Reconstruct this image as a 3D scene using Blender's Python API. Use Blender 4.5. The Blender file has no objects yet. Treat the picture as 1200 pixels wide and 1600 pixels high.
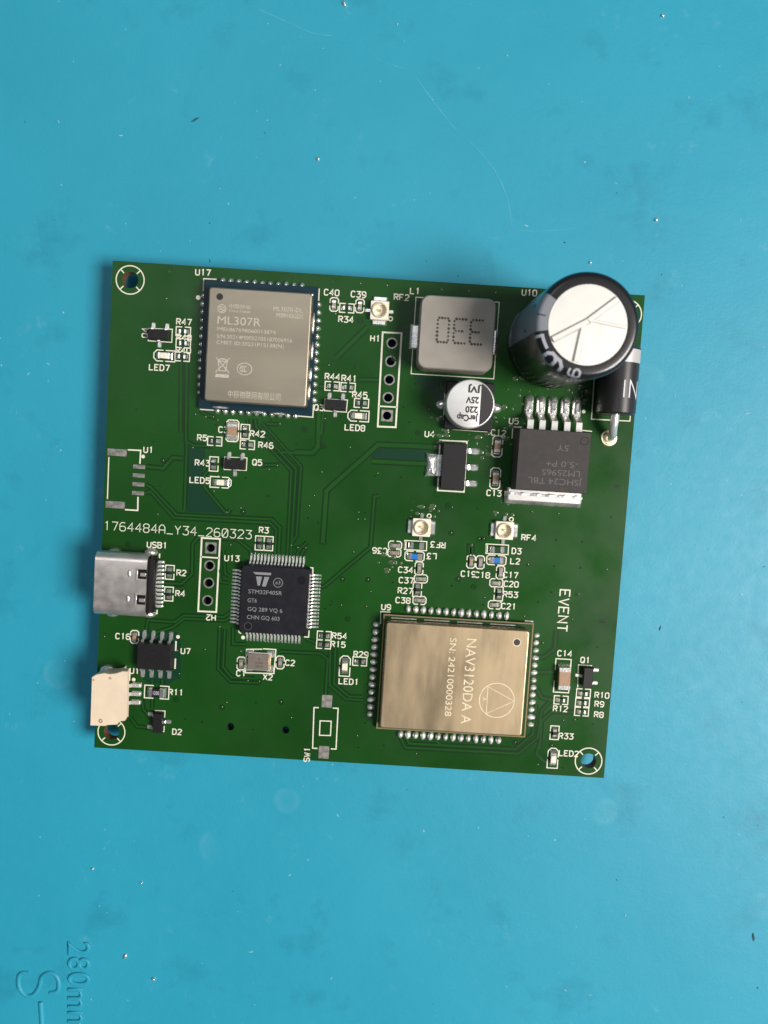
import bpy, math, random
from mathutils import Vector, Matrix
from mathutils.geometry import tessellate_polygon

# ---------------------------------------------------------------- camera, light, exposure
# one Blender unit is 10 mm; helper functions below take millimetres (board frame: origin at the
# board's centre, z = 0 on its upper face) and scale by S
S = 0.1
BT = 1.6                      # board thickness
STAND = 2.8                   # clipped leads below the board hold it off the mat
ZB = BT + STAND               # height of the board's upper face above the mat
R_ = math.radians
sc = bpy.context.scene
col = sc.collection

cam_d = bpy.data.cameras.new('camera')
cam = bpy.data.objects.new('camera', cam_d); col.objects.link(cam)
cam_d.sensor_fit = 'VERTICAL'; cam_d.sensor_height = 24.0; cam_d.lens = 19.5000
cam_d.clip_start = 0.05; cam_d.clip_end = 2000
cam.matrix_world = Matrix([[0.998002, -0.062545, -0.008952, 0.161131], [0.06304, 0.995224, 0.074535, 1.09203], [0.004248, -0.074951, 0.997178, 12.211351], [0.0, 0.0, 0.0, 1.0]])
sc.camera = cam
cam_d.dof.use_dof = True; cam_d.dof.focus_distance = 11.72; cam_d.dof.aperture_fstop = 0.15

w = bpy.data.worlds.new('World'); sc.world = w; w.use_nodes = True
w.node_tree.nodes['Background'].inputs[0].default_value = (0.80, 0.90, 1.0, 1)
w.node_tree.nodes['Background'].inputs[1].default_value = 0.14

def area(name, loc, target, size, size_y, power, color):
    l = bpy.data.lights.new(name, 'AREA'); l.shape = 'RECTANGLE'; l.size = size; l.size_y = size_y
    l.energy = power; l.color = color
    o = bpy.data.objects.new(name, l); col.objects.link(o)
    o.location = loc
    o.rotation_euler = (Vector(target) - Vector(loc)).to_track_quat('-Z', 'Y').to_euler()
    return o
area('window_light', (63, -13, 78), (0, 0, 0), 42, 36, 142000, (1.0, 0.945, 0.885))
area('ceiling_light', (-30, 60, 190), (0, 0, 0), 120, 60, 56000, (0.95, 0.98, 1.0))

vs = sc.view_settings
vs.view_transform = 'Standard'; vs.look = 'None'; vs.exposure = 0.0; vs.gamma = 1.0
vs.use_curve_mapping = False
sc.cycles.use_denoising = True
sc.cycles.max_bounces = 8

# ---------------------------------------------------------------- materials
MATS = {}
def mat(name, rgb, rough=0.5, metal=0.0, coat=0.0, var=0.0, vscale=20.0, rvar=0.0, rscale=30.0, bump=0.0, bscale=80.0,
        rgb2=None, stretch=None, spec=0.5, emit=None, sss=0.0, detail=4.0):
    m = bpy.data.materials.new(name); m.use_nodes = True
    nt = m.node_tree; N = nt.nodes; L = nt.links
    b = N['Principled BSDF']
    b.inputs['Base Color'].default_value = (*rgb, 1)
    b.inputs['Roughness'].default_value = rough
    b.inputs['Metallic'].default_value = metal
    b.inputs['Specular IOR Level'].default_value = spec
    if coat:
        b.inputs['Coat Weight'].default_value = coat; b.inputs['Coat Roughness'].default_value = 0.12
    if sss:
        b.inputs['Subsurface Weight'].default_value = sss
        b.inputs['Subsurface Radius'].default_value = (0.05, 0.04, 0.03)
    tc = N.new('ShaderNodeTexCoord'); mp = N.new('ShaderNodeMapping')
    L.new(tc.outputs['Object'], mp.inputs['Vector'])
    if stretch: mp.inputs['Scale'].default_value = stretch
    def noise(scale, det=detail):
        n = N.new('ShaderNodeTexNoise'); n.inputs['Scale'].default_value = scale; n.inputs['Detail'].default_value = det
        L.new(mp.outputs['Vector'], n.inputs['Vector']); return n
    if var or rgb2:
        n = noise(vscale); r = N.new('ShaderNodeValToRGB')
        c2 = rgb2 or tuple(min(1, c * (1 + var)) for c in rgb)
        c1 = rgb if rgb2 else tuple(c * (1 - var) for c in rgb)
        r.color_ramp.elements[0].position = 0.35; r.color_ramp.elements[0].color = (*c1, 1)
        r.color_ramp.elements[1].position = 0.65; r.color_ramp.elements[1].color = (*c2, 1)
        L.new(n.outputs['Fac'], r.inputs['Fac']); L.new(r.outputs['Color'], b.inputs['Base Color'])
    if rvar:
        n = noise(rscale); mr = N.new('ShaderNodeMapRange')
        mr.inputs['From Min'].default_value = 0.3; mr.inputs['From Max'].default_value = 0.7
        mr.inputs['To Min'].default_value = max(0.02, rough - rvar); mr.inputs['To Max'].default_value = rough + rvar
        L.new(n.outputs['Fac'], mr.inputs['Value']); L.new(mr.outputs['Result'], b.inputs['Roughness'])
    if bump:
        n = noise(bscale); bp = N.new('ShaderNodeBump')
        bp.inputs['Strength'].default_value = bump; bp.inputs['Distance'].default_value = 0.01
        L.new(n.outputs['Fac'], bp.inputs['Height']); L.new(bp.outputs['Normal'], b.inputs['Normal'])
    MATS[name] = m
    return m

mat('mask', (0.0086, 0.060, 0.0078), 0.33, var=0.16, vscale=0.5, rvar=0.11, rscale=1.4, bump=0.05, bscale=60, spec=0.20)
mat('mask_light', (0.0112, 0.070, 0.0098), 0.32, var=0.08, vscale=1.5, spec=0.20)
mat('mask_dark', (0.0035, 0.028, 0.0045), 0.32, spec=0.3)
mat('mask_bare', (0.0042, 0.037, 0.0165), 0.32, spec=0.3)
mat('laminate', (0.16, 0.20, 0.07), 0.55, var=0.2, vscale=30)
mat('hole_wall', (0.16, 0.075, 0.04), 0.5, var=0.3, vscale=30)
mat('silk', (0.74, 0.72, 0.60), 0.55, var=0.06, vscale=25)
mat('silk_thin', (0.70, 0.72, 0.58), 0.55)
mat('solder', (0.90, 0.89, 0.87), 0.25, 0.88, rvar=0.08, rscale=12, bump=0.15, bscale=12, var=0.06, vscale=10)
mat('solder_satin', (0.86, 0.84, 0.81), 0.40, 0.60, rvar=0.08, rscale=12, bump=0.12, bscale=12, var=0.06, vscale=10)
mat('solder_dull', (0.66, 0.64, 0.62), 0.38, 0.85, rvar=0.12, rscale=10, bump=0.2, bscale=10, var=0.12, vscale=8)
mat('tin_pad', (0.29, 0.27, 0.255), 0.5, 0.6, var=0.35, vscale=14, bump=0.15, bscale=20)
mat('hole_plate_shaded', (0.05, 0.05, 0.05), 0.6, 0.5)  # grey plating coloured near black, holding the shade deep in the holes
mat('tin_lead', (0.92, 0.90, 0.87), 0.30, 0.75, var=0.05, vscale=30)
mat('terminal', (0.86, 0.84, 0.81), 0.24, 0.95, var=0.12, vscale=25, bump=0.15, bscale=25)
mat('gold', (0.80, 0.62, 0.28), 0.28, 1.0)
mat('brass_pale', (0.78, 0.70, 0.48), 0.35, 0.9)
mat('epoxy', (0.011, 0.010, 0.011), 0.45, spec=0.3, var=0.15, vscale=30, bump=0.12, bscale=120)
mat('epoxy_grey', (0.040, 0.035, 0.035), 0.55, spec=0.3, var=0.10, vscale=12, bump=0.15, bscale=120)
mat('chip_epoxy', (0.010, 0.010, 0.0145), 0.42, spec=0.3, var=0.12, vscale=6, rvar=0.06, rscale=8, bump=0.08, bscale=140)
mat('dimple', (0.010, 0.010, 0.012), 0.22)
mat('resistor_black', (0.010, 0.010, 0.010), 0.35)
mat('ceramic_tan', (0.36, 0.22, 0.13), 0.45, var=0.1, vscale=30)
mat('ceramic_grey', (0.34, 0.27, 0.22), 0.45, var=0.1, vscale=30)
mat('ceramic_white', (0.62, 0.60, 0.56), 0.5)
mat('coil_blue', (0.012, 0.16, 0.52), 0.35)
mat('led_lens', (0.80, 0.76, 0.62), 0.35, sss=0.2)
mat('led_green', (0.30, 0.42, 0.34), 0.35)
mat('nylon', (0.76, 0.62, 0.465), 0.55, var=0.04, vscale=5, sss=0.1)
mat('connector_cream', (0.82, 0.76, 0.64), 0.5)
mat('shield_grey', (0.355, 0.308, 0.238), 0.43, 0.90, var=0.11, vscale=0.6, stretch=(1, 3, 1), rvar=0.09, rscale=1.2, bump=0.10, bscale=1.6, detail=6)
mat('shield_gold', (0.405, 0.315, 0.200), 0.42, 0.90, var=0.09, vscale=0.9, stretch=(3.5, 1, 1), rvar=0.09, rscale=1.2, bump=0.10, bscale=1.6, detail=6)
mat('etch', (0.50, 0.455, 0.375), 0.8, 0.0, var=0.12, vscale=14)
mat('etch_gold', (0.76, 0.64, 0.455), 0.8, 0.0, var=0.12, vscale=10)
mat('etch_dark', (0.14, 0.11, 0.075), 0.7)
mat('module_blue', (0.003, 0.022, 0.036), 0.4, spec=0.25)
mat('module_green', (0.009, 0.050, 0.009), 0.4, spec=0.25)
mat('module_edge', (0.22, 0.16, 0.07), 0.6)
mat('ink_grey', (0.24, 0.24, 0.25), 0.6)
mat('ink_dim', (0.105, 0.095, 0.095), 0.6)
mat('ink_black', (0.020, 0.018, 0.018), 0.5)
mat('ink_brown', (0.050, 0.042, 0.036), 0.7)
mat('ink_white', (0.62, 0.63, 0.66), 0.5)
mat('steel', (0.86, 0.78, 0.72), 0.36, 0.95, var=0.06, vscale=3, rvar=0.06, rscale=6)
mat('inductor', (0.305, 0.277, 0.240), 0.50, 0.15, var=0.05, vscale=4, bump=0.06, bscale=60)
mat('aluminium', (0.645, 0.635, 0.60), 0.45, 0.35, var=0.03, vscale=6)
mat('aluminium_can', (0.72, 0.71, 0.69), 0.40, 0.50, var=0.05, vscale=6)
mat('sleeve', (0.008, 0.008, 0.010), 0.28, coat=0.2)
mat('sleeve_ink', (0.33, 0.34, 0.38), 0.4)
mat('sleeve_grey', (0.20, 0.215, 0.24), 0.32)
mat('diode_black', (0.020, 0.019, 0.020), 0.36, var=0.1, vscale=20)
mat('diode_band', (0.52, 0.50, 0.49), 0.45, 0.2)
mat('crystal_lid', (0.50, 0.42, 0.355), 0.4, 1.0, var=0.06, vscale=10)
mat('crystal_edge', (0.80, 0.60, 0.32), 0.4, 0.6)
mat('flux', (0.06, 0.10, 0.045), 0.12)
mat('dust', (0.24, 0.50, 0.58), 0.8)
mat('speck_dark', (0.03, 0.10, 0.12), 0.8)

def mat_mat():
    m = bpy.data.materials.new('silicone'); m.use_nodes = True
    nt = m.node_tree; N = nt.nodes; L = nt.links; b = N['Principled BSDF']
    b.inputs['Roughness'].default_value = 0.5
    b.inputs['Specular IOR Level'].default_value = 0.42
    tc = N.new('ShaderNodeTexCoord')
    def noise(scale, det, rough=0.55):
        n = N.new('ShaderNodeTexNoise'); n.inputs['Scale'].default_value = scale; n.inputs['Detail'].default_value = det
        n.inputs['Roughness'].default_value = rough
        L.new(tc.outputs['Object'], n.inputs['Vector']); return n
    def ramp(src, p0, c0, p1, c1):
        r = N.new('ShaderNodeValToRGB')
        r.color_ramp.elements[0].position = p0; r.color_ramp.elements[0].color = (*c0, 1)
        r.color_ramp.elements[1].position = p1; r.color_ramp.elements[1].color = (*c1, 1)
        L.new(src, r.inputs['Fac']); return r
    def mix(fac, a, bb, mode='MIX'):
        x = N.new('ShaderNodeMix'); x.data_type = 'RGBA'; x.blend_type = mode
        if isinstance(fac, float): x.inputs[0].default_value = fac
        else: L.new(fac, x.inputs[0])
        L.new(a, x.inputs[6]); L.new(bb, x.inputs[7]); return x
    base = ramp(noise(0.35, 3).outputs['Fac'], 0.3, (0.016, 0.292, 0.425), 0.7, (0.021, 0.318, 0.458))
    # grimy darker patches
    g = ramp(noise(0.9, 6, 0.65).outputs['Fac'], 0.56, (1, 1, 1), 0.76, (0.66, 0.77, 0.80))
    x = mix(1.0, base.outputs['Color'], g.outputs['Color'], 'MULTIPLY')
    # pale rubbed marks
    p = ramp(noise(1.7, 8, 0.75).outputs['Fac'], 0.61, (0, 0, 0), 0.78, (0.26, 0.26, 0.26))
    pale = N.new('ShaderNodeRGB'); pale.outputs[0].default_value = (0.28, 0.55, 0.65, 1)
    x2 = mix(p.outputs['Color'], x.outputs[2], pale.outputs[0])
    # dried droplets
    v2 = N.new('ShaderNodeTexVoronoi'); v2.inputs['Scale'].default_value = 0.5
    wob = N.new('ShaderNodeMix'); wob.data_type = 'VECTOR'; wob.inputs[0].default_value = 0.04
    L.new(tc.outputs['Object'], wob.inputs[4]); L.new(noise(4, 4).outputs['Color'], wob.inputs[5]); L.new(wob.outputs[1], v2.inputs['Vector'])
    dr = N.new('ShaderNodeValToRGB'); cr = dr.color_ramp
    cr.elements[0].position = 0.0; cr.elements[0].color = (0.10, 0.10, 0.10, 1)
    cr.elements[1].position = 0.13; cr.elements[1].color = (0, 0, 0, 1)
    for po, c in ((0.08, 0.06), (0.105, 0.11), (0.12, 0.07)):
        e = cr.elements.new(po); e.color = (c, c, c, 1)
    L.new(v2.outputs['Distance'], dr.inputs['Fac'])
    dgate = ramp(noise(0.8, 3).outputs['Fac'], 0.45, (0, 0, 0), 0.58, (1, 1, 1))
    dm_ = mix(1.0, dr.outputs['Color'], dgate.outputs['Color'], 'MULTIPLY')
    x2 = mix(dm_.outputs[2], x2.outputs[2], pale.outputs[0])
    # fine lint
    v = N.new('ShaderNodeTexVoronoi'); v.inputs['Scale'].default_value = 3.2; v.inputs['Randomness'].default_value = 1
    L.new(tc.outputs['Object'], v.inputs['Vector'])
    sp = ramp(v.outputs['Distance'], 0.022, (0.75, 0.75, 0.75), 0.05, (0, 0, 0))
    lint = N.new('ShaderNodeRGB'); lint.outputs[0].default_value = (0.36, 0.60, 0.68, 1)
    gate = ramp(noise(2.3, 2).outputs['Fac'], 0.50, (0, 0, 0), 0.58, (1, 1, 1))
    gm = mix(1.0, sp.outputs['Color'], gate.outputs['Color'], 'MULTIPLY')
    x3 = mix(gm.outputs[2], x2.outputs[2], lint.outputs[0])
    L.new(x3.outputs[2], b.inputs['Base Color'])
    rr = N.new('ShaderNodeMapRange'); rr.inputs['To Min'].default_value = 0.40; rr.inputs['To Max'].default_value = 0.58
    L.new(noise(5, 5).outputs['Fac'], rr.inputs['Value']); L.new(rr.outputs['Result'], b.inputs['Roughness'])
    bp = N.new('ShaderNodeBump'); bp.inputs['Strength'].default_value = 0.24; bp.inputs['Distance'].default_value = 0.012
    L.new(noise(22, 6, 0.7).outputs['Fac'], bp.inputs['Height'])
    bp2 = N.new('ShaderNodeBump'); bp2.inputs['Strength'].default_value = 0.10; bp2.inputs['Distance'].default_value = 0.08
    L.new(noise(1.6, 4).outputs['Fac'], bp2.inputs['Height']); L.new(bp.outputs['Normal'], bp2.inputs['Normal'])
    L.new(bp2.outputs['Normal'], b.inputs['Normal'])
    MATS['silicone'] = m
mat_mat()

# ---------------------------------------------------------------- mesh helpers (millimetres)
def rrect(sx, sy, r=0.0, n=3, cx=0.0, cy=0.0):
    hx, hy = sx / 2, sy / 2
    if r <= 0: return [(cx - hx, cy - hy), (cx + hx, cy - hy), (cx + hx, cy + hy), (cx - hx, cy + hy)]
    pts = []
    for k, (qx, qy) in enumerate(((hx - r, -hy + r), (hx - r, hy - r), (-hx + r, hy - r), (-hx + r, -hy + r))):
        for i in range(n + 1):
            a = -math.pi / 2 + k * math.pi / 2 + i / n * math.pi / 2
            pts.append((cx + qx + r * math.cos(a), cy + qy + r * math.sin(a)))
    return pts
def circ(r, n=24, cx=0.0, cy=0.0, a0=0.0):
    return [(cx + r * math.cos(a0 + 2 * math.pi * i / n), cy + r * math.sin(a0 + 2 * math.pi * i / n)) for i in range(n)]
def offset_path(pts, width, closed=False):
    """left and right borders of a mitred strip along pts"""
    n = len(pts); L, R = [], []
    for i in range(n):
        p = Vector(pts[i])
        a = Vector(pts[i - 1]) if (i > 0 or closed) else None
        b = Vector(pts[(i + 1) % n]) if (i < n - 1 or closed) else None
        d1 = (p - a).normalized() if a is not None else None
        d2 = (b - p).normalized() if b is not None else None
        if d1 is None: d1 = d2
        if d2 is None: d2 = d1
        t = d1 + d2
        t = t.normalized() if t.length > 1e-6 else d1
        nrm = Vector((-t.y, t.x)); m = max(0.45, nrm.dot(Vector((-d1.y, d1.x))))
        o = nrm * (width / 2 / m)
        L.append((p.x + o.x, p.y + o.y)); R.append((p.x - o.x, p.y - o.y))
    return L, R

class MB:
    def __init__(self): self.v = []; self.f = []; self.mi = []; self.cur = 0; self.fl = set()
    def face(self, pts):
        k = len(self.v); self.v.extend(pts); self.f.append(tuple(range(k, k + len(pts)))); self.mi.append(self.cur)
    def loft(self, layers, top=True, bottom=True):
        """layers: list of (outline, z) from the bottom up, outlines of equal length, counter-clockwise"""
        k = len(self.v); n = len(layers[0][0])
        for o, z in layers: self.v.extend((x, y, z) for x, y in o)
        for j in range(len(layers) - 1):
            for i in range(n):
                a = k + j * n + i; b = k + j * n + (i + 1) % n
                self.f.append((a, b, b + n, a + n)); self.mi.append(self.cur)
        if bottom: self.fl.add(len(self.f)); self.f.append(tuple(range(k + n - 1, k - 1, -1))); self.mi.append(self.cur)
        if top: t = k + (len(layers) - 1) * n; self.fl.add(len(self.f)); self.f.append(tuple(range(t, t + n))); self.mi.append(self.cur)
        return self
    def box(self, sx, sy, z0, z1, c=0.0, cx=0.0, cy=0.0, r=0.0, n=2):
        if c > 0:
            a = rrect(sx - 2 * c, sy - 2 * c, max(r - c, 0) if r else 0, n, cx, cy); b = rrect(sx, sy, r, n, cx, cy)
            if r and r - c <= 0: a = rrect(sx - 2 * c, sy - 2 * c, 0.001, n, cx, cy)
            return self.loft([(a, z0), (b, z0 + c), (b, z1 - c), (a, z1)])
        b = rrect(sx, sy, r, n, cx, cy)
        return self.loft([(b, z0), (b, z1)])
    def stroke(self, pts, width, z, closed=False):
        L, R = offset_path(pts, width, closed); n = len(pts)
        for i in range(n if closed else n - 1):
            j = (i + 1) % n
            self.face([(*R[i], z), (*R[j], z), (*L[j], z), (*L[i], z)])
        return self
    def flat(self, outline, z):
        self.face([(x, y, z) for x, y in outline]); return self
    def ring(self, r0, r1, z, cx=0.0, cy=0.0, n=28):
        a = circ(r0, n, cx, cy); b = circ(r1, n, cx, cy)
        for i in range(n):
            j = (i + 1) % n; self.face([(*b[i], z), (*b[j], z), (*a[j], z), (*a[i], z)])
        return self
    def lathe(self, prof, n=32, cx=0.0, cy=0.0, a0=0.0, a1=None):
        """prof: (radius, z) from the outside bottom upward"""
        full = a1 is None; m = n if full else n + 1
        k = len(self.v)
        for r, z in prof:
            for i in range(m):
                a = a0 + (2 * math.pi * i / n if full else (a1 - a0) * i / n)
                self.v.append((cx + r * math.cos(a), cy + r * math.sin(a), z))
        for j in range(len(prof) - 1):
            for i in range(m if full else n):
                b = (i + 1) % m
                self.f.append((k + j * m + i, k + j * m + b, k + (j + 1) * m + b, k + (j + 1) * m + i)); self.mi.append(self.cur)
        return self
    def dome(self, rx, ry, h, cx=0.0, cy=0.0, n=12, rings=4, z=0.0, flat=0.0, p=1.0):
        prof = []
        for j in range(rings):
            t = (j / rings) * math.pi / 2
            prof.append((math.cos(t), math.sin(t) ** p * h))
        k = len(self.v)
        for s, zz in prof:
            for i in range(n):
                a = 2 * math.pi * i / n
                self.v.append((cx + rx * s * math.cos(a), cy + ry * s * math.sin(a), z + zz))
        self.v.append((cx, cy, z + h)); t = len(self.v) - 1
        for j in range(rings - 1):
            for i in range(n):
                b = (i + 1) % n
                self.f.append((k + j * n + i, k + j * n + b, k + (j + 1) * n + b, k + (j + 1) * n + i)); self.mi.append(self.cur)
        q = k + (rings - 1) * n
        for i in range(n): self.f.append((q + i, q + (i + 1) % n, t)); self.mi.append(self.cur)
        return self
    def profile(self, path, t, y0, y1):
        """a bent sheet: path in (x, z), thickness t, from y0 to y1"""
        L, R = offset_path(path, t); n = len(path)
        out = R + L[::-1]; k = len(self.v); m = len(out)
        for y in (y0, y1): self.v.extend((x, y, z) for x, z in out)
        for i in range(m):
            j = (i + 1) % m; self.f.append((k + i, k + i + m, k + j + m, k + j)); self.mi.append(self.cur)
        for i in range(n - 1):
            a, b, c, d = i, i + 1, m - 2 - i, m - 1 - i
            self.f.append((k + a, k + b, k + c, k + d)); self.mi.append(self.cur)
            self.f.append((k + m + d, k + m + c, k + m + b, k + m + a)); self.mi.append(self.cur)
        return self
    def tube(self, path, r, n=10):
        pts = [Vector(p) for p in path]; k = len(self.v)
        for i, p in enumerate(pts):
            d = (pts[min(i + 1, len(pts) - 1)] - pts[max(i - 1, 0)]).normalized()
            u = d.orthogonal().normalized() if i == 0 else (u - d * u.dot(d)).normalized()
            q = d.cross(u)
            rr = r[i] if isinstance(r, (list, tuple)) else r
            for s in range(n):
                a = 2 * math.pi * s / n; x = p + (u * math.cos(a) + q * math.sin(a)) * rr
                self.v.append(tuple(x))
        for j in range(len(pts) - 1):
            for s in range(n):
                b = (s + 1) % n
                self.f.append((k + j * n + s, k + j * n + b, k + (j + 1) * n + b, k + (j + 1) * n + s)); self.mi.append(self.cur)
        self.f.append(tuple(range(k + n - 1, k - 1, -1))); self.mi.append(self.cur)
        q = k + (len(pts) - 1) * n
        self.f.append(tuple(range(q, q + n))); self.mi.append(self.cur)
        return self
    def jitter(self, amt, seed):
        rnd = random.Random(seed)
        memo = {}
        for i, (x, y, z) in enumerate(self.v):
            if z > 0.02:
                self.v[i] = (x + rnd.uniform(-amt, amt), y + rnd.uniform(-amt, amt), z + rnd.uniform(-amt, amt))
        return self
    def mesh(self, name, mats, smooth=40):
        me = bpy.data.meshes.new(name)
        me.from_pydata([(x * S, y * S, z * S) for x, y, z in self.v], [], self.f)
        for m in (mats if isinstance(mats, (list, tuple)) else [mats]): me.materials.append(MATS[m])
        if any(self.mi): me.polygons.foreach_set('material_index', self.mi)
        me.validate()
        if smooth:
            me.shade_smooth(); me.set_sharp_from_angle(angle=R_(smooth))
            for i in self.fl: me.polygons[i].use_smooth = False
        return me

def link(name, data, parent=None, loc=(0, 0, 0), rz=0.0, label=None):
    o = bpy.data.objects.new(name, data); col.objects.link(o)
    o.location = (loc[0] * S, loc[1] * S, (loc[2] if len(loc) > 2 else 0) * S)
    o.rotation_euler = (0, 0, R_(rz))
    if parent is not None: o.parent = parent
    if label: o['label'] = label
    return o
CACHE = {}
def cached(key, fn):
    if key not in CACHE: CACHE[key] = fn()
    return CACHE[key]

# ---------------------------------------------------------------- stroke lettering (4 wide, 6 high)
G = {
 '0': [[(0,1),(0,5),(1,6),(3,6),(4,5),(4,1),(3,0),(1,0),(0,1)]],
 '1': [[(1,5),(2.2,6),(2.2,0)]],
 '2': [[(0,5),(1,6),(3,6),(4,5),(4,4),(0,0),(4,0)]],
 '3': [[(0,6),(4,6),(2,3.6),(3,3.6),(4,2.6),(4,1),(3,0),(1,0),(0,0.8)]],
 '4': [[(3,0),(3,6),(0,2),(4.2,2)]],
 '5': [[(4,6),(0.4,6),(0.2,3.4),(1,3.8),(3,3.8),(4,2.8),(4,1),(3,0),(1,0),(0,0.8)]],
 '6': [[(3.6,5.6),(3,6),(1.2,6),(0,4.6),(0,1),(1,0),(3,0),(4,1),(4,2.4),(3,3.4),(1,3.4),(0,2.4)]],
 '7': [[(0,6),(4,6),(1.6,0)]],
 '8': [[(1,3.2),(0,4),(0,5.2),(1,6),(3,6),(4,5.2),(4,4),(3,3.2),(1,3.2),(0,2.2),(0,1),(1,0),(3,0),(4,1),(4,2.2),(3,3.2)]],
 '9': [[(0.4,0.4),(1,0),(2.8,0),(4,1.4),(4,5),(3,6),(1,6),(0,5),(0,3.6),(1,2.6),(3,2.6),(4,3.6)]],
 'A': [[(0,0),(0,4.4),(1.2,6),(2.8,6),(4,4.4),(4,0)],[(0,2.4),(4,2.4)]],
 'B': [[(0,0),(0,6),(3,6),(4,5.2),(4,4),(3,3.2),(0,3.2)],[(3,3.2),(4,2.2),(4,1),(3,0),(0,0)]],
 'C': [[(4,5),(3,6),(1,6),(0,5),(0,1),(1,0),(3,0),(4,1)]],
 'D': [[(0,0),(0,6),(2.6,6),(4,4.6),(4,1.4),(2.6,0),(0,0)]],
 'E': [[(4,6),(0,6),(0,0),(4,0)],[(0,3.1),(3,3.1)]],
 'F': [[(4,6),(0,6),(0,0)],[(0,3.1),(3,3.1)]],
 'G': [[(4,5),(3,6),(1,6),(0,5),(0,1),(1,0),(3,0),(4,1),(4,3),(2.4,3)]],
 'H': [[(0,0),(0,6)],[(4,0),(4,6)],[(0,3.1),(4,3.1)]],
 'I': [[(2,0),(2,6)]],
 'L': [[(0,6),(0,0),(4,0)]],
 'M': [[(0,0),(0,6),(2,2.6),(4,6),(4,0)]],
 'N': [[(0,0),(0,6),(4,0),(4,6)]],
 'Q': [[(0,1),(0,5),(1,6),(3,6),(4,5),(4,1),(3,0),(1,0),(0,1)],[(2.4,1.8),(4.2,-0.2)]],
 'R': [[(0,0),(0,6),(3,6),(4,5.2),(4,3.8),(3,3),(0,3)],[(2,3),(4,0)]],
 'S': [[(4,5.2),(3,6),(1,6),(0,5.2),(0,4),(1,3.2),(3,3),(4,2.2),(4,0.9),(3,0),(1,0),(0,0.9)]],
 'T': [[(0,6),(4,6)],[(2,6),(2,0)]],
 'U': [[(0,6),(0,1),(1,0),(3,0),(4,1),(4,6)]],
 'V': [[(0,6),(2,0),(4,6)]],
 'W': [[(0,6),(0.9,0),(2,4),(3.1,0),(4,6)]],
 'X': [[(0,0),(4,6)],[(0,6),(4,0)]],
 'Y': [[(0,6),(2,3),(4,6)],[(2,3),(2,0)]],
 '_': [[(-0.2,0),(4.2,0)]],
 '-': [[(0.4,3),(3.6,3)]],
 'o': [[(0.5,1),(0.5,3),(1.2,3.8),(2.8,3.8),(3.5,3),(3.5,1),(2.8,0.2),(1.2,0.2),(0.5,1)]],
}
def dense(pts, step):
    out = [pts[0]]
    for a, b in zip(pts, pts[1:]):
        n = max(1, int(math.hypot(b[0] - a[0], b[1] - a[1]) / step))
        out += [(a[0] + (b[0] - a[0]) * i / n, a[1] + (b[1] - a[1]) * i / n) for i in range(1, n + 1)]
    return out
def stroke_text(mb, s, h, sw, adv=0.95, z=0.0, slash0=False, step=None):
    k = h / 6.0; W = (len(s) - 1) * adv * h + 4 * k
    for i, ch in enumerate(s):
        if ch == ' ': continue
        x0 = -W / 2 + i * adv * h
        for q, st in enumerate(G[ch] + ([[(0.4, 0.6), (3.6, 5.4)]] if slash0 and ch == '0' else [])):
            closed = st[0] == st[-1]
            if step: st = dense(st, step)
            mb.stroke([(x0 + x * k, y * k - h / 2) for x, y in (st[:-1] if closed else st)], sw, z + 0.004 * q, closed)
    return mb

def font_text(name, s, h, m, parent, loc, rz=0, align='CENTER', width=None, label=None, bend=None, extrude=0.0, bevel=0.0, bold=0.0):
    """lettering in the built-in sans typeface, turned into a mesh; h is the cap height"""
    cu = bpy.data.curves.new(name, 'FONT'); cu.body = s; cu.size = h * S / 0.72
    cu.align_x = align; cu.align_y = 'CENTER'; cu.offset = bold * S; cu.resolution_u = 3
    cu.extrude = extrude * S; cu.bevel_depth = bevel * S; cu.bevel_resolution = 2
    t = bpy.data.objects.new(name, cu); col.objects.link(t)
    bpy.context.view_layer.update()
    me = bpy.data.meshes.new_from_object(t.evaluated_get(bpy.context.evaluated_depsgraph_get()))
    bpy.data.objects.remove(t); bpy.data.curves.remove(cu)
    if width:
        xs = [v.co.x for v in me.vertices]; f = width * S / max(1e-6, max(xs) - min(xs))
        for v in me.vertices: v.co.x *= f
    me.materials.clear(); me.materials.append(MATS[m]); me.name = name
    return link(name, me, parent, loc, rz, label)

# ================================================================ the work mat
MATTE_TOP = 0.0
mm = MB(); mm.box(760, 760, -3.0, 0.0, c=0.4)
work_mat = link('work_mat', mm.mesh('work_mat', 'silicone', 40))
work_mat['kind'] = 'structure'; work_mat['label'] = 'blue silicone work mat with raised ruler lettering and dust'
# raised lettering moulded into the mat
font_text('raised_lettering', '280mm', 3.5, 'silicone', work_mat, (*(-39.87, -66.75), 0.0), -88, align='LEFT', extrude=0.07, bevel=0.18, bold=-0.12)
def mat_tube(path, r):
    b = MB(); b.tube([(x, y, -0.12) for x, y in path], r, 10)
    return link('raised_lettering', b.mesh('raised_lettering', 'silicone', 60), work_mat)
def smooth_path(pts, n=6):
    out = []
    for i in range(len(pts) - 1):
        p0 = Vector(pts[max(i - 1, 0)]); p1 = Vector(pts[i]); p2 = Vector(pts[i + 1]); p3 = Vector(pts[min(i + 2, len(pts) - 1)])
        for k in range(n):
            t = k / n
            out.append(tuple(0.5 * ((2 * p1) + (p2 - p0) * t + (2 * p0 - 5 * p1 + 4 * p2 - p3) * t * t + (3 * p1 - p0 - 3 * p2 + p3) * t ** 3)))
    out.append(tuple(pts[-1])); return out
mat_tube(smooth_path([(-47.17, -72.32), (-48.34, -72.49), (-48.70, -73.44), (-48.46, -74.97), (-47.35, -76.04), (-46.18, -75.66), (-45.44, -74.27), (-45.10, -72.81), (-44.04, -72.13), (-43.05, -72.48), (-42.52, -73.58), (-42.67, -74.93), (-43.83, -75.41)]), 0.40)
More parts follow.
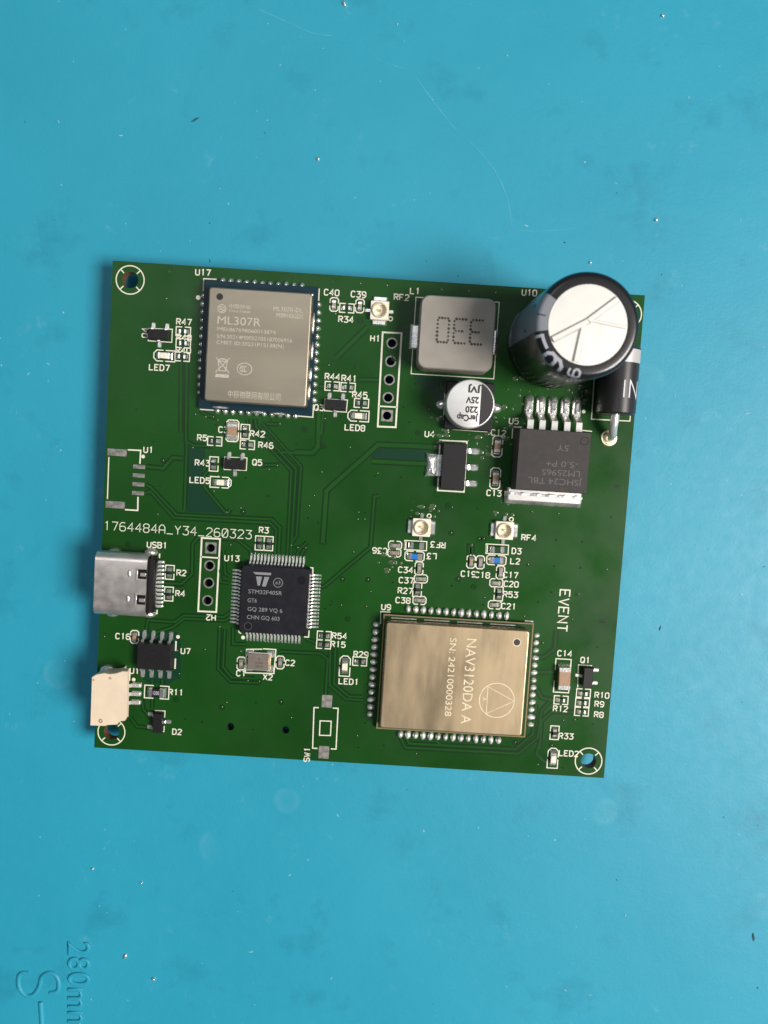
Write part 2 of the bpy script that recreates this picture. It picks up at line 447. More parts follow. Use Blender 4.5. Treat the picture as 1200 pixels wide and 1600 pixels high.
mat_tube([(-45.21, -76.84), (-45.10, -77.87), (-44.83, -81.07)], 0.42)
# thin pale scratches across the mat
def scratch(pts, wd):
    b = MB(); b.stroke(smooth_path(pts, 5), wd, 0.02)
    return link('scratch_mark', b.mesh('scratch_mark', 'scratch', 0), work_mat)
mat('scratch', (0.065, 0.38, 0.52), 0.6, rgb2=(0.018, 0.305, 0.44), vscale=4)
scratch([(-19.29, 71.44), (-16.99, 70.64), (-13.77, 69.46), (-11.47, 68.74), (-8.75, 68.57)], 0.13)
scratch([(-3.94, 66.79), (-1.32, 65.48), (1.91, 64.73)], 0.12)
scratch([(3.33, 63.77), (5.12, 61.60), (7.28, 59.19), (9.74, 56.70), (12.64, 54.49), (15.11, 51.98), (16.66, 49.59), (17.77, 46.97), (18.35, 44.14)], 0.14)
scratch([(18.49, 43.51), (22.18, 43.57), (27.66, 44.28)], 0.10)
# dust and lint lying on the mat
rnd = random.Random(7)
dm = MB()
for i in range(380):
    x, y = rnd.uniform(-66, 66), rnd.uniform(-86, 90)
    if abs(x) < 38.5 and abs(y) < 36: continue
    r = abs(rnd.gauss(0, 0.075)) + 0.03; a = rnd.uniform(0, 3.14); e = rnd.choice((1, 1, 1.3, 2.6))
    if r > 0.24: r = 0.24
    k = len(dm.v); dm.cur = 1 if rnd.random() < 0.16 else 0
    q = [(x + math.cos(a) * px - math.sin(a) * py, y + math.sin(a) * px + math.cos(a) * py) for px, py in
         [(r * e * math.cos(t) * rnd.uniform(.7, 1.2), r * .7 * math.sin(t) * rnd.uniform(.7, 1.2)) for t in (0, 1.05, 2.1, 3.14, 4.2, 5.2)]]
    q2 = [(x + (px - x) * .6, y + (py - y) * .6) for px, py in q]
    dm.loft([(q, 0.0), (q2, r * 0.45)], bottom=False)
dust = link('dust', dm.mesh('dust', ['dust', 'speck_dark'], 0))
dust['kind'] = 'stuff'; dust['label'] = 'fine pale dust and lint scattered over the blue mat'; dust['category'] = 'dust'
# the larger crumbs of solder
def crumb(xy, r, ell, rz, label, m='solder'):
    b = MB(); b.dome(r * ell, r, r * 1.2, n=9, rings=3).jitter(r * 0.12, int(r * 977))
    o = link('solder_crumb', b.mesh('solder_crumb', m, 60), None, (*xy, 0.0), rz, label)
    o['category'] = 'solder crumb'; o['group'] = 'solder crumbs on the mat'
crumb((-28.01, -72.09), 0.30, 1.0, 0, 'round shiny solder ball on the mat right of the raised lettering')
crumb((-32.55, -68.81), 0.24, 2.2, 70, 'short slanted pale solder sliver beside the raised digits')
crumb((-38.00, -55.16), 0.22, 1.2, 20, 'small solder crumb below the board, left part of the mat')
crumb((-30.55, -56.93), 0.22, 1.0, 20, 'pale solder crumb below the white connector, above the round ball')
crumb((-7.38, 73.00), 0.26, 2.2, -60, 'bright bent solder sliver at the top edge of the mat')
crumb((-9.85, 51.53), 0.24, 1.1, 0, 'single pale crumb on the mat above the shielded module')
crumb((37.48, 74.28), 0.27, 1.1, 0, 'pale crumb near the top right corner of the mat')
crumb((39.04, 46.19), 0.27, 1.3, 40, 'pale crumb on the mat above the large capacitor')
crumb((30.07, 39.60), 0.22, 1.0, 0, 'bright tiny crumb just above the large capacitor')
def sliver(xy, L, wd, rz, label):
    b = MB(); b.dome(L / 2, wd / 2, 0.12, n=11, rings=3).jitter(.05, 3); b.v = [(x, y + .12 * math.sin(x * 2.6), z) for x, y, z in b.v]
    o = link('dark_sliver', b.mesh('dark_sliver', 'speck_dark', 30), None, (*xy, 0.0), rz, label)
    o['category'] = 'debris'
sliver((-27.57, 55.87), 1.3, 0.28, 20, 'dark sliver of debris on the mat above the board, left half')
sliver((63.35, -59.88), 1.4, 0.40, 88, 'dark upright sliver near the right edge of the mat')

# ================================================================ the circuit board
BW, BH = 74.09, 69.24
ROOT = bpy.data.objects.new('circuit_board', None); col.objects.link(ROOT)
ROOT.empty_display_size = 1.0
ROOT['label'] = 'green printed circuit board with soldered modules, chips and a tall black capacitor'
ROOT['category'] = 'circuit board'

MOUNT = [(-34.52, 32.14), (34.84, 31.88), (34.61, -32.22), (-34.63, -32.15)]
H1 = [(2.29, 25.80), (2.27, 23.28), (2.24, 20.73), (2.24, 18.23), (2.24, 15.71)]
H2 = [(-21.58, -4.54), (-21.63, -7.07), (-21.63, -9.57), (-21.67, -12.12)]
BARE = [(-17.53, -30.34), (-9.55, -30.32)]
HOLES = [(p, 1.12) for p in MOUNT] + [(p, 0.58) for p in H1 + H2] + [(p, 0.55) for p in BARE]
def board_mesh():
    outer = rrect(BW, BH, 0)
    loops = [outer] + [circ(r, 24, *p)[::-1] for p, r in HOLES]
    flatv = [q for l in loops for q in l]
    tris = tessellate_polygon([[Vector((x, y, 0)) for x, y in l] for l in loops])
    b = MB(); n = len(flatv)
    b.v = [(x, y, 0.0) for x, y in flatv] + [(x, y, -BT) for x, y in flatv]
    for t in tris:
        a = [Vector(flatv[i]) for i in t]
        ccw = (a[1] - a[0]).cross(a[2] - a[0]) > 0
        t = tuple(t) if ccw else tuple(reversed(t))
        b.f.append(t); b.mi.append(0); b.f.append(tuple(i + n for i in reversed(t))); b.mi.append(0)
    k = 0
    for li, l in enumerate(loops):
        m = len(l)
        for i in range(m):
            j = (i + 1) % m
            b.f.append((k + i, k + i + n, k + j + n, k + j) if True else None); b.mi.append(1 if li == 0 else 2 if li < 5 else 3)
        k += m
    return b.mesh('board', ['mask', 'laminate', 'hole_wall', 'hole_plate_shaded'], 0)
BOARD = link('board', board_mesh(), ROOT, (0, 0, ZB))
BOARD['label'] = 'flat green board with white printed outlines and four corner holes'
def on_board(name, mb, m, smooth=0, loc=(0, 0), rz=0, label=None):
    return link(name, mb.mesh(name, m, smooth), BOARD, loc, rz, label)

# ---- copper: grooves and tracks under the solder mask
TR = [  # (width, points)
 (0.55, [(-7.36, 15.68), (-7.19, 10.75), (-7.95, 9.85), (-10.48, 9.76)]),
 (0.55, [(10.21, 11.71), (5.68, 11.70), (1.26, 11.56), (-5.66, 4.63), (-5.76, -3.07)]),
 (0.50, [(8.38, 9.30), (5.84, 9.27), (0.41, 9.20)]),
 (0.30, [(1.85, 4.35), (1.17, 4.21), (1.08, -3.01), (-5.14, -9.02), (-5.77, -9.20)]),
 (0.24, [(-15.29, 13.60), (-9.42, 7.84), (-9.54, -2.30)]),
 (0.24, [(-16.21, 14.05), (-16.07, 13.02), (-10.12, 7.45), (-10.16, -3.44)]),
 (0.24, [(-16.84, 14.01), (-16.68, 12.67), (-10.77, 7.14), (-10.67, -4.94)]),
 (0.24, [(-17.38, 13.97), (-17.25, 13.35)]),
 (0.40, [(-31.32, 6.43), (-28.83, 6.32), (-27.55, 7.93), (-26.10, 7.93)]),
 (0.28, [(-31.21, 3.90), (-30.43, 3.54), (-26.65, -0.09), (-13.13, 0.08), (-11.93, -0.99), (-11.94, -5.02)]),
 (0.28, [(-31.16, 2.68), (-30.49, 2.95), (-26.99, -0.56), (-13.37, -0.44), (-12.46, -1.30), (-12.44, -5.05)]),
 (0.28, [(-27.00, 21.83), (-26.58, 11.51)]),
 (0.28, [(-26.19, 21.88), (-25.80, 10.30), (-24.65, 9.83), (-22.04, 9.90)]),
 (0.28, [(-25.67, 10.30), (-25.55, 0.62)]),
 (0.28, [(-22.09, 7.10), (-23.10, 5.50), (-22.85, 3.97), (-19.59, 0.45)]),
 (0.28, [(-19.09, 1.21), (-19.41, 0.46)]),
 (0.28, [(-28.94, -10.09), (-25.48, -9.92), (-24.09, -8.45), (-24.19, -4.14), (-23.42, -3.17), (-17.97, -3.01), (-15.89, -4.53), (-15.76, -5.35)]),
 (0.26, [(-28.91, -10.88), (-25.09, -10.54)]),
 (0.26, [(-30.28, -17.36), (-30.08, -15.49), (-26.24, -15.53), (-25.00, -14.48), (-19.24, -14.35), (-18.18, -13.45)]),
 (0.26, [(-29.00, -17.28), (-26.48, -16.29), (-24.89, -14.93), (-19.03, -14.85), (-17.98, -13.90)]),
 (0.24, [(-19.76, -15.92), (-19.70, -21.94), (-17.86, -23.70), (-13.71, -23.64)]),
 (0.24, [(-19.01, -16.10), (-19.02, -21.62), (-17.71, -23.08), (-14.39, -23.02)]),
 (0.24, [(-17.88, -15.75), (-17.76, -18.17), (-15.84, -18.10)]),
 (0.26, [(-11.02, -18.87), (-5.22, -18.79), (-4.07, -19.56), (-4.05, -24.83)]),
 (0.26, [(-3.81, -17.86), (-3.58, -23.29), (-1.16, -25.21), (1.43, -25.24)]),
 (0.26, [(-3.07, -17.82), (-2.95, -23.06), (-0.72, -24.81), (1.22, -24.78)]),
 (0.26, [(-7.36, -16.78), (-5.49, -17.41)]),
 (0.30, [(7.11, -30.39), (7.96, -31.86), (24.36, -31.75), (26.96, -29.23), (27.20, -25.16), (28.56, -23.47)]),
 (0.30, [(8.07, -30.52), (8.40, -31.21), (23.84, -31.12), (26.18, -28.73), (26.39, -24.27)]),
 (0.30, [(12.36, -30.63), (13.14, -31.25)]),
 (0.30, [(27.38, -29.90), (26.96, -31.64), (28.16, -32.71), (28.92, -32.86)]),
 (0.40, [(28.41, -13.34), (28.39, -16.05), (26.87, -17.36), (25.68, -17.44)]),
 (0.40, [(28.79, -19.40), (26.03, -19.57)]),
 (0.35, [(28.93, -23.54), (27.06, -23.28), (26.00, -21.65)]),
 (0.35, [(32.22, -25.14), (28.70, -25.26), (27.32, -26.67), (27.36, -30.85)]),
 (0.50, [(-1.24, 27.81), (-5.31, 23.35)]),
 (0.35, [(-6.87, 19.20), (-7.59, 19.24)]),
 (0.35, [(-2.09, 20.48), (1.50, 20.62)]),
 (0.40, [(2.85, 27.54), (5.09, 27.51)]),
 (0.30, [(-6.68, 15.99), (-6.78, 14.64), (-6.83, 12.39)]),
 (0.26, [(-15.43, 7.61), (-12.46, 7.89)]),
 (0.26, [(-12.64, 9.64), (-10.29, 9.70)]),
 (0.26, [(-14.56, 13.52), (-12.94, 13.54)]),
 (0.26, [(-24.07, 14.80), (-22.87, 14.07), (-22.33, 14.11)]),
 (0.30, [(9.50, 20.77), (9.55, 20.06), (11.37, 18.48)]),
 (0.26, [(15.17, -3.32), (15.07, -1.95), (15.52, -1.92), (15.62, -3.30)]),
 (0.26, [(-30.43, -27.02), (-30.18, -28.52), (-29.02, -29.77)]),
 (0.26, [(-31.88, -29.95), (-31.00, -31.12), (-29.33, -31.21)]),
 (0.26, [(-29.08, -24.12), (-29.05, -24.87)]), (0.26, [(-27.61, -24.03), (-27.58, -24.78)]), (0.26, [(-28.96, -26.93), (-28.90, -28.25)]),
 (0.26, [(-7.63, -8.81), (-5.84, -8.05)]), (0.24, [(-10.13, -4.91), (-10.22, -3.26), (-9.64, -2.13)]),
 (0.24, [(-9.31, -4.86), (-9.00, -3.92), (-7.96, -2.84)]), (0.24, [(-8.75, -5.01), (-8.44, -4.07), (-8.27, -3.87)]),
 (0.24, [(-18.80, -8.40), (-19.36, -8.06), (-19.79, -4.78)]), (0.24, [(-18.75, -9.41), (-19.94, -9.30), (-20.21, -7.56)]),
]
tb = MB()
for i, (wd, pts) in enumerate(TR):
    z = 0.004 + 0.0004 * i
    tb.cur = 0; tb.stroke(pts, wd + 0.44, z)
    tb.cur = 1; tb.stroke(pts, wd, z + 0.024 + 0.0)
tracks = on_board('copper_tracks', tb, ['mask_dark', 'mask_light'])
tracks['kind'] = 'stuff'
# areas without copper, a shade darker
for poly in ([(1.38, 11.11), (5.72, 11.16), (8.24, 11.28), (8.34, 9.84), (5.81, 9.68), (0.57, 9.57), (0.18, 9.95)],
             [(-25.45, 9.42), (-22.92, 9.49), (-23.28, 5.49), (-23.02, 3.78), (-19.96, 0.52), (-25.40, 0.36), (-25.64, 7.60)],
             [(5.57, 21.59), (16.55, 21.67), (16.59, 21.13), (11.90, 21.11), (10.21, 19.57), (10.14, 17.96), (9.59, 18.10), (6.46, 20.40), (5.70, 21.07)],
             [(-30.30, -16.99), (-25.99, -16.91), (-25.31, -17.71), (-25.06, -23.30), (-26.84, -24.73), (-29.79, -24.73), (-31.73, -22.22), (-31.74, -17.55)]):
    o = on_board('bare_laminate_area', MB().flat(poly[::-1], 0.0032), 'mask_bare')

# ---- vias
VIA = [(-9.24, 13.07), (-10.18, 10.95), (-6.47, 14.69), (-6.48, 10.89), (-2.71, 10.90), (-6.49, 7.18), (-7.35, 3.77), (-8.00, 2.29), (-8.00, 0.54), (-6.53, -0.01), (-0.95, 1.82), (-0.04, 1.83), (-0.98, 0.82), (-0.03, 0.88), (1.08, 7.14), (4.77, 7.17), (-5.77, -2.98), (-9.59, -2.21), (-10.20, -3.49), (-9.28, -3.75), (-8.14, -3.75), (23.60, 3.41), (27.41, 3.40), (34.99, 3.39), (27.38, -0.34), (31.14, -0.37), (22.78, 0.64), (23.64, -4.08), (27.40, -4.10), (31.17, -4.12), (34.93, -4.12), (27.33, -7.87), (31.17, -7.94), (25.50, -9.41), (34.98, -11.72), (23.65, -11.61), (-6.45, 33.67), (-2.62, 33.66), (1.08, 33.63), (-6.36, 22.17), (-2.64, 22.23), (4.52, 17.06), (8.71, 33.55), (12.46, 33.61), (16.21, 33.63), (-5.84, 29.28), (-2.31, 28.62), (-29.12, 33.62), (-29.40, 29.88), (-26.91, 23.96), (-25.48, 23.79), (-33.06, 21.45), (-32.95, 14.33), (-30.34, 10.01), (-28.88, 7.40), (-29.17, 3.76), (-29.36, -0.26), (-32.64, 0.18), (-33.35, -4.71), (-24.67, 14.14), (-23.22, 13.87), (-21.50, 13.53), (-21.64, 12.90), (-22.14, 13.94), (-13.96, 14.10), (-12.76, 13.55), (-24.82, 9.46), (-22.40, 9.88), (-17.14, 5.69), (-12.81, 7.69), (-13.95, 7.07), (-13.85, 3.36), (-17.64, 1.39), (-19.60, 0.63), (-17.26, 0.87), (-21.03, 5.72), (-21.56, 3.51), (-18.83, -3.98), (-19.80, -15.87), (-17.59, -18.07), (-15.38, -23.46), (-13.72, -23.45), (-16.61, -19.22), (-14.02, -26.58), (-10.44, -26.26), (-14.19, -30.56), (-18.26, -26.84), (-18.87, -27.54), (-8.83, -28.52), (-21.75, -19.26), (-25.68, -19.69), (-25.26, -23.04), (-25.55, -26.82), (-25.32, -23.70), (-36.03, -17.81), (-36.20, -18.29), (-21.63, -29.88), (-24.04, -29.65), (1.47, -9.44), (1.00, -7.71), (-2.61, -11.64), (0.97, -11.60), (-4.87, -12.25), (-4.08, -11.64), (-4.01, -11.17), (-1.58, -13.53), (-2.65, -7.85), (4.58, -7.86), (-7.91, -3.85), (-1.33, -3.90), (1.12, -32.28), (4.81, -31.76), (0.83, -30.58), (1.92, -28.62), (11.67, 3.60), (8.59, 3.41), (12.23, 3.36), (15.96, 3.41), (16.45, -0.86), (11.12, -1.65), (15.42, -1.75), (15.43, -1.93), (17.09, -0.82), (12.40, -0.28), (13.01, -7.80), (16.12, -7.79), (17.79, -9.26), (17.68, -10.28), (23.65, -4.17), (13.86, -6.82), (25.87, -15.18), (26.62, -15.32), (29.09, -30.27), (31.75, -25.16), (32.12, -26.28), (34.86, -26.77), (30.46, -26.48), (34.57, -15.38), (34.64, -11.74), (30.57, -11.62), (30.83, -7.98), (23.77, -30.12), (18.31, -31.89), (9.52, -32.71), (31.02, -33.49), (27.27, -33.24), (35.48, 7.83), (33.97, 9.55), (6.01, 20.37), (5.47, 14.97), (6.73, 13.61), (8.05, 16.93), (1.42, 7.50), (2.74, 23.73)]
vb = MB(); rv = random.Random(3)
for i, (x, y) in enumerate(VIA):
    z = 0.030
    if rv.random() < 0.25: vb.cur = 0; vb.ring(0.26, 0.40, z, x, y, 14)
    vb.cur = 1; vb.ring(0.13, 0.20, z + 0.004, x, y, 12)
    vb.cur = 3; vb.flat(circ(0.13, 8, x, y), z + 0.004)
    if rv.random() < 0.5:
        vb.cur = 2; vb.dome(0.06, 0.06, 0.03, x + 0.05, y + 0.06, 6, 2, z)  # tiny white dome painted in as the via's glint
vias = on_board('vias', vb, ['mask_dark', 'mask_light', 'silk', 'dimple'], 50)
vias['kind'] = 'stuff'
# dried flux residue between the power parts
fb = MB(); rf = random.Random(11)
for cx, cy in [(19.73, 17.67), (18.96, 15.82), (18.44, 13.09), (20.54, 21.30), (22.24, 20.33), (9.93, 15.70), (10.89, 14.86), (9.19, 2.53), (7.20, 2.41), (4.50, -5.10), (3.83, -4.77), (19.90, 3.20), (10.15, 12.57), (14.65, 12.85), (29.48, 20.08), (28.96, 20.94), (30.32, 20.85), (16.52, 12.07)]:
    for k in range(7):
        x, y = cx + rf.gauss(0, .9), cy + rf.gauss(0, .9); r = rf.uniform(.08, .34)
        fb.dome(r * rf.uniform(.8, 1.8), r, 0.05, x, y, 9, 3, 0.035)
flux = on_board('flux_residue', fb, 'flux', 60); flux['kind'] = 'stuff'

# ---- white print on the board
SW = 0.16; ZS = 0.045
def silk_text(s, xy, rz=0, h=0.78, sw=0.155, adv=0.96, slash0=False, m='silk'):
    b = stroke_text(MB(), s, h, sw, adv, 0.0, slash0)
    return link('printed_text', b.mesh('printed_text', m, 0), BOARD, (*xy, ZS + 0.02), rz, 'white print reading ' + s)
def silk_line(*paths, closed=False, sw=SW, name='printed_outline'):
    b = MB()
    for i, p in enumerate(paths): b.stroke(p, sw, 0.003 * i, closed)
    return link(name, b.mesh(name, 'silk', 0), BOARD, (0, 0, ZS))
def brackets(xy, L, W, rz, gap=0.36, c0=0.0, c1=None, sw=0.15):
    c1 = c0 if c1 is None else c1
    h, w2 = L / 2, W / 2
    def mk(c):
        p = [(gap / 2, w2), (h - c, w2), (h, w2 - c), (h, -w2 + c), (h - c, -w2), (gap / 2, -w2)] if c else [(gap / 2, w2), (h, w2), (h, -w2), (gap / 2, -w2)]
        return MB().stroke(p[::-1], sw, 0).mesh('printed_outline', 'silk', 0)
    for c, a in ((c0, 0), (c1, 180)):
        link('printed_outline', cached(('br', L, W, gap, c), lambda: mk(c)), BOARD, (*xy, ZS), rz + a)
def dot(xy, r=0.32):
    return link('printed_dot', cached(('dot', r), lambda: MB().flat(circ(r, 16), 0).mesh('printed_dot', 'silk', 0)), BOARD, (*xy, ZS))

TEXT = [
 ('R47', (-26.82, 26.87), 0), ('R48', (-26.72, 24.72), 0), ('R40', (-26.73, 22.94), 0), ('LED7', (-29.97, 20.37), 0), ('Q4', (-32.16, 25.04), 90),
 ('U17', (-24.49, 33.80), 0), ('C40', (-6.52, 32.20), 0), ('R34', (-4.32, 28.65), 0), ('C39', (-2.78, 32.19), 0), ('RF2', (3.21, 32.17), 0),
 ('H1', (-0.09, 26.29), 0), ('R44', (-5.74, 20.64), 0), ('R41', (-3.39, 20.54), 0), ('R45', (-1.75, 18.36), 0), ('Q3', (-7.38, 16.22), 0), ('LED8', (-2.17, 13.74), 0),
 ('L1', (5.02, 33.14), 0), ('U4', (8.38, 13.51), 0), ('C12', (18.06, 14.30), 0), ('C13', (18.05, 5.78), 0), ('U5', (20.10, 16.08), 0), ('U10', (20.93, 33.93), 0),
 ('RF4', (23.46, -0.25), 0), ('RF3', (10.63, -2.05), 180), ('D3', (21.86, -2.26), 0), ('L3', (9.85, -3.75), 180), ('L2', (21.76, -3.72), 0), ('C36', (2.41, -3.43), 180),
 ('C34', (6.26, -5.95), 0), ('C37', (6.46, -7.44), 0), ('R27', (6.41, -8.95), 0), ('C38', (6.18, -10.35), 0), ('C19', (15.23, -5.97), 0), ('C18', (17.26, -6.00), 0),
 ('C17', (21.27, -5.75), 0), ('C20', (21.45, -7.04), 0), ('R53', (21.46, -8.55), 0), ('C21', (21.33, -10.27), 0), ('U9', (3.83, -11.47), 0),
 ('C14', (29.89, -16.61), 0), ('Q1', (32.91, -17.39), 0), ('R10', (35.74, -22.38), 0), ('R9', (35.47, -23.70), 0), ('R8', (35.53, -25.26), 0), ('R12', (29.91, -24.73), 0),
 ('R33', (31.04, -28.72), 0), ('LED2', (31.64, -31.26), 0), ('U1', (-31.01, 8.80), 0), ('C3', (-20.62, 12.29), 0), ('R42', (-15.80, 12.01), 0), ('R46', (-14.53, 10.49), 0),
 ('R5', (-23.54, 10.98), 0), ('R43', (-23.33, 7.44), 0), ('LED5', (-23.60, 4.98), 0), ('Q5', (-15.63, 8.00), 0), ('R3', (-14.19, -1.53), 0), ('USB1', (-29.22, -4.60), 0),
 ('R2', (-25.59, -8.36), 0), ('R4', (-25.62, -11.34), 0), ('H2', (-21.08, -14.54), 180), ('U13', (-18.51, -5.83), 0), ('C1', (-16.38, -22.39), 0), ('C2', (-9.43, -20.41), 0),
 ('X2', (-12.52, -22.70), 0), ('R54', (-2.58, -16.06), 0), ('R15', (-2.71, -17.30), 0), ('R29', (0.66, -18.55), 0), ('LED1', (-0.87, -22.63), 0), ('SW1', (-6.25, -33.78), 90),
 ('C16', (-33.53, -18.05), 0), ('U7', (-24.49, -19.63), 0), ('U15', (-31.29, -22.97), 0), ('R11', (-25.60, -25.75), 0), ('D2', (-25.18, -31.55), 0),
]
for s, xy, rz in TEXT: silk_text(s, xy, rz)
silk_text('1764484A_Y34_260323', (-26.37, -2.29), 0, 1.20, 0.115, 0.93, True, 'silk_thin')
silk_text('EVENT', (29.22, -10.40), -90, 1.38, 0.19, 0.92)

# mounting holes: printed circle with four spokes
for p in MOUNT:
    b = MB(); b.ring(1.86, 2.02, 0, n=40)
    for k in range(4):
        a = math.pi / 4 + k * math.pi / 2
        b.stroke([(math.cos(a) * 1.25, math.sin(a) * 1.25), (math.cos(a) * 1.88, math.sin(a) * 1.88)], 0.16, 0.003)
    link('printed_ring', cached('ring', lambda: b.mesh('printed_ring', 'silk', 0)), BOARD, (*p, ZS))
# pin header rows
for H, box, sep, sq in ((H1, [(0.90, 27.22), (3.54, 27.27), (3.56, 14.17), (1.03, 14.11)], [(1.04, 16.96), (3.55, 16.98)], 4),
                        (H2, [(-22.93, -3.18), (-20.33, -3.16), (-20.37, -13.70), (-22.95, -13.73)], [(-22.95, -5.89), (-20.33, -5.91)], 0)):
    silk_line(box[::-1], closed=True, sw=0.24); silk_line(sep, sw=0.2)
    for i, p in enumerate(H):
        if i == sq:
            b = MB(); n = 32; inn = circ(0.58, n); out = []
            for x, y in inn:
                k = 0.80 / max(abs(x), abs(y)); out.append((x * k, y * k))
            for q in range(n):
                j = (q + 1) % n; b.face([(*out[q], 0.03), (*out[j], 0.03), (*inn[j], 0.03), (*inn[q], 0.03)])
            me = b.mesh('hole_pad', 'tin_pad', 0)
        else:
            me = cached('hole_pad', lambda: MB().ring(0.58, 0.78, 0.03).mesh('hole_pad', 'tin_pad', 0))
        link('hole_pad', me, BOARD, p)
# other printed lines
silk_line([(-36.52, 7.44), (-36.50, 1.51)]); silk_line([(-33.91, 8.63), (-32.09, 8.66), (-32.12, 6.77)], sw=0.2); silk_line([(-32.20, 2.09), (-32.16, 0.16), (-33.97, 0.16)], sw=0.2)
dot((-31.71, 7.82), 0.26)
silk_line([(-4.95, -26.73), (-5.63, -26.75), (-5.49, -32.77), (-4.79, -32.76)], sw=0.17); silk_line([(-2.92, -26.67), (-2.15, -26.65), (-2.10, -32.69), (-2.85, -32.71)], sw=0.17)
silk_line([(-4.64, -28.66), (-3.03, -28.62), (-3.02, -30.74), (-4.61, -30.79)][::-1], closed=True, sw=0.16)
silk_line([(5.22, 32.32), (16.84, 32.37), (16.85, 21.78), (5.23, 21.75)][::-1], closed=True, sw=0.12)
silk_line([(11.90, 21.12), (16.84, 21.06), (16.81, 14.34), (11.61, 14.39), (10.19, 15.72), (10.12, 19.59)][::-1], closed=True, sw=0.12)
silk_line([(9.91, 12.73), (13.71, 12.79), (13.80, 5.67), (10.05, 5.66)][::-1], closed=True, sw=0.2)
silk_line([(30.92, 22.85), (30.99, 17.04), (36.42, 17.11), (36.42, 18.73)], sw=0.15)
silk_line([(20.03, 13.64), (20.00, 15.26), (21.26, 15.30)], sw=0.15); silk_line([(29.40, 15.41), (31.22, 15.34)], sw=0.13)
silk_line([(-22.57, 32.99), (-24.36, 32.96), (-24.35, 31.26)]); silk_line([(-24.05, 14.93), (-21.92, 14.92)]); silk_line([(-8.27, 32.64), (-8.26, 30.97)]); silk_line([(-10.22, 14.87), (-8.16, 14.83), (-8.16, 16.62)])
dot((-24.99, 30.34)); dot((29.82, 18.04), 0.26); dot((-25.66, -17.63), 0.27); dot((-16.36, -17.15), 0.28); dot((-31.74, -24.25), 0.27)
silk_line([(3.19, -13.98), (3.10, -12.16), (4.49, -12.16)], sw=0.14); silk_line([(23.80, -12.23), (24.95, -12.25), (24.97, -13.55)], sw=0.14)
silk_line([(-25.91, -18.27), (-25.91, -19.70)], sw=0.22); silk_line([(-25.89, -20.82), (-25.89, -22.32)], sw=0.22)
silk_line([(-34.00, -22.86), (-32.32, -22.82), (-32.33, -24.46)], sw=0.18); silk_line([(-32.37, -28.04), (-32.37, -29.74)], sw=0.18)
silk_line([(-28.80, -5.80), (-28.81, -6.45)], sw=0.2); silk_line([(-28.82, -13.88), (-28.82, -14.53)], sw=0.2)
silk_line([(-16.91, -7.36), (-16.92, -6.60), (-16.06, -6.59)], sw=0.17); silk_line([(-7.85, -6.49), (-6.94, -6.48), (-6.90, -7.75)], sw=0.17)
silk_line([(-17.01, -15.79), (-17.01, -16.40), (-16.65, -16.61)], sw=0.15); silk_line([(-7.65, -16.51), (-6.99, -16.51), (-6.97, -15.54)], sw=0.17)
silk_line([(-13.51, -18.67), (-15.77, -18.84), (-15.77, -22.26), (-11.67, -22.13), (-11.57, -18.61), (-13.42, -18.61)], sw=0.16)
silk_line([(-31.69, 25.69), (-28.38, 25.77), (-28.39, 23.96), (-31.67, 23.97)][::-1], closed=True, sw=0.13)
silk_line([(-6.59, 17.48), (-3.44, 17.54), (-3.50, 15.84), (-6.58, 15.84)][::-1], closed=True, sw=0.13)
silk_line([(-20.26, 8.48), (-17.10, 8.55), (-17.10, 6.78), (-20.24, 6.72)][::-1], closed=True, sw=0.13)
silk_line([(32.15, -21.45), (32.00, -18.14), (33.97, -18.14)], sw=0.14)
silk_line([(-28.52, -28.60), (-27.04, -28.59), (-27.05, -29.55)], sw=0.14); silk_line([(-27.06, -30.79), (-27.07, -31.64), (-27.46, -31.66)], sw=0.14)
silk_line([(5.88, -1.73), (9.02, -1.71), (9.05, -3.01), (5.90, -3.03)][::-1], closed=True, sw=0.14); silk_line([(6.00, -1.88), (6.02, -2.89)], sw=0.3)
silk_line([(17.46, -1.51), (20.66, -1.49), (20.69, -2.84), (17.51, -2.86)][::-1], closed=True, sw=0.14); silk_line([(17.59, -1.66), (17.63, -2.71)], sw=0.3)
for p in [(9.10, 1.96), (20.78, 2.21), (1.87, 29.14)]:
    link('printed_dot', cached('odot', lambda: MB().ring(0.20, 0.36, 0, n=16).mesh('printed_dot', 'silk', 0)), BOARD, (*p, ZS))

# ---- unpopulated solder pads
def pad(xy, sx, sy, label=None):
    return link('solder_pad', cached(('pad', sx, sy), lambda: MB().box(sx, sy, 0, 0.05, c=0.015).mesh('solder_pad', 'tin_pad', 30)), BOARD, (*xy, 0.006), 0, label)
for p in [(-35.40, 8.16), (-35.38, 0.76)]: pad(p, 2.7, 0.98)
for p in [(-32.22, 6.35), (-32.23, 5.11), (-32.22, 3.86), (-32.24, 2.61)]: pad(p, 1.68, 0.56)
for p in [(-3.83, -25.72), (-3.84, -33.28)]: pad(p, 1.5, 1.85)

# ================================================================ soldered components (parts of the board)
def part(name, me, xy, rz=0, label=None, z=0.0):
    return link(name, me, ROOT, (xy[0], xy[1], ZB + z), rz, label)
def sub(name, me, parent, loc=(0, 0, 0), rz=0, label=None):
    return link(name, me, parent, loc, rz, label)

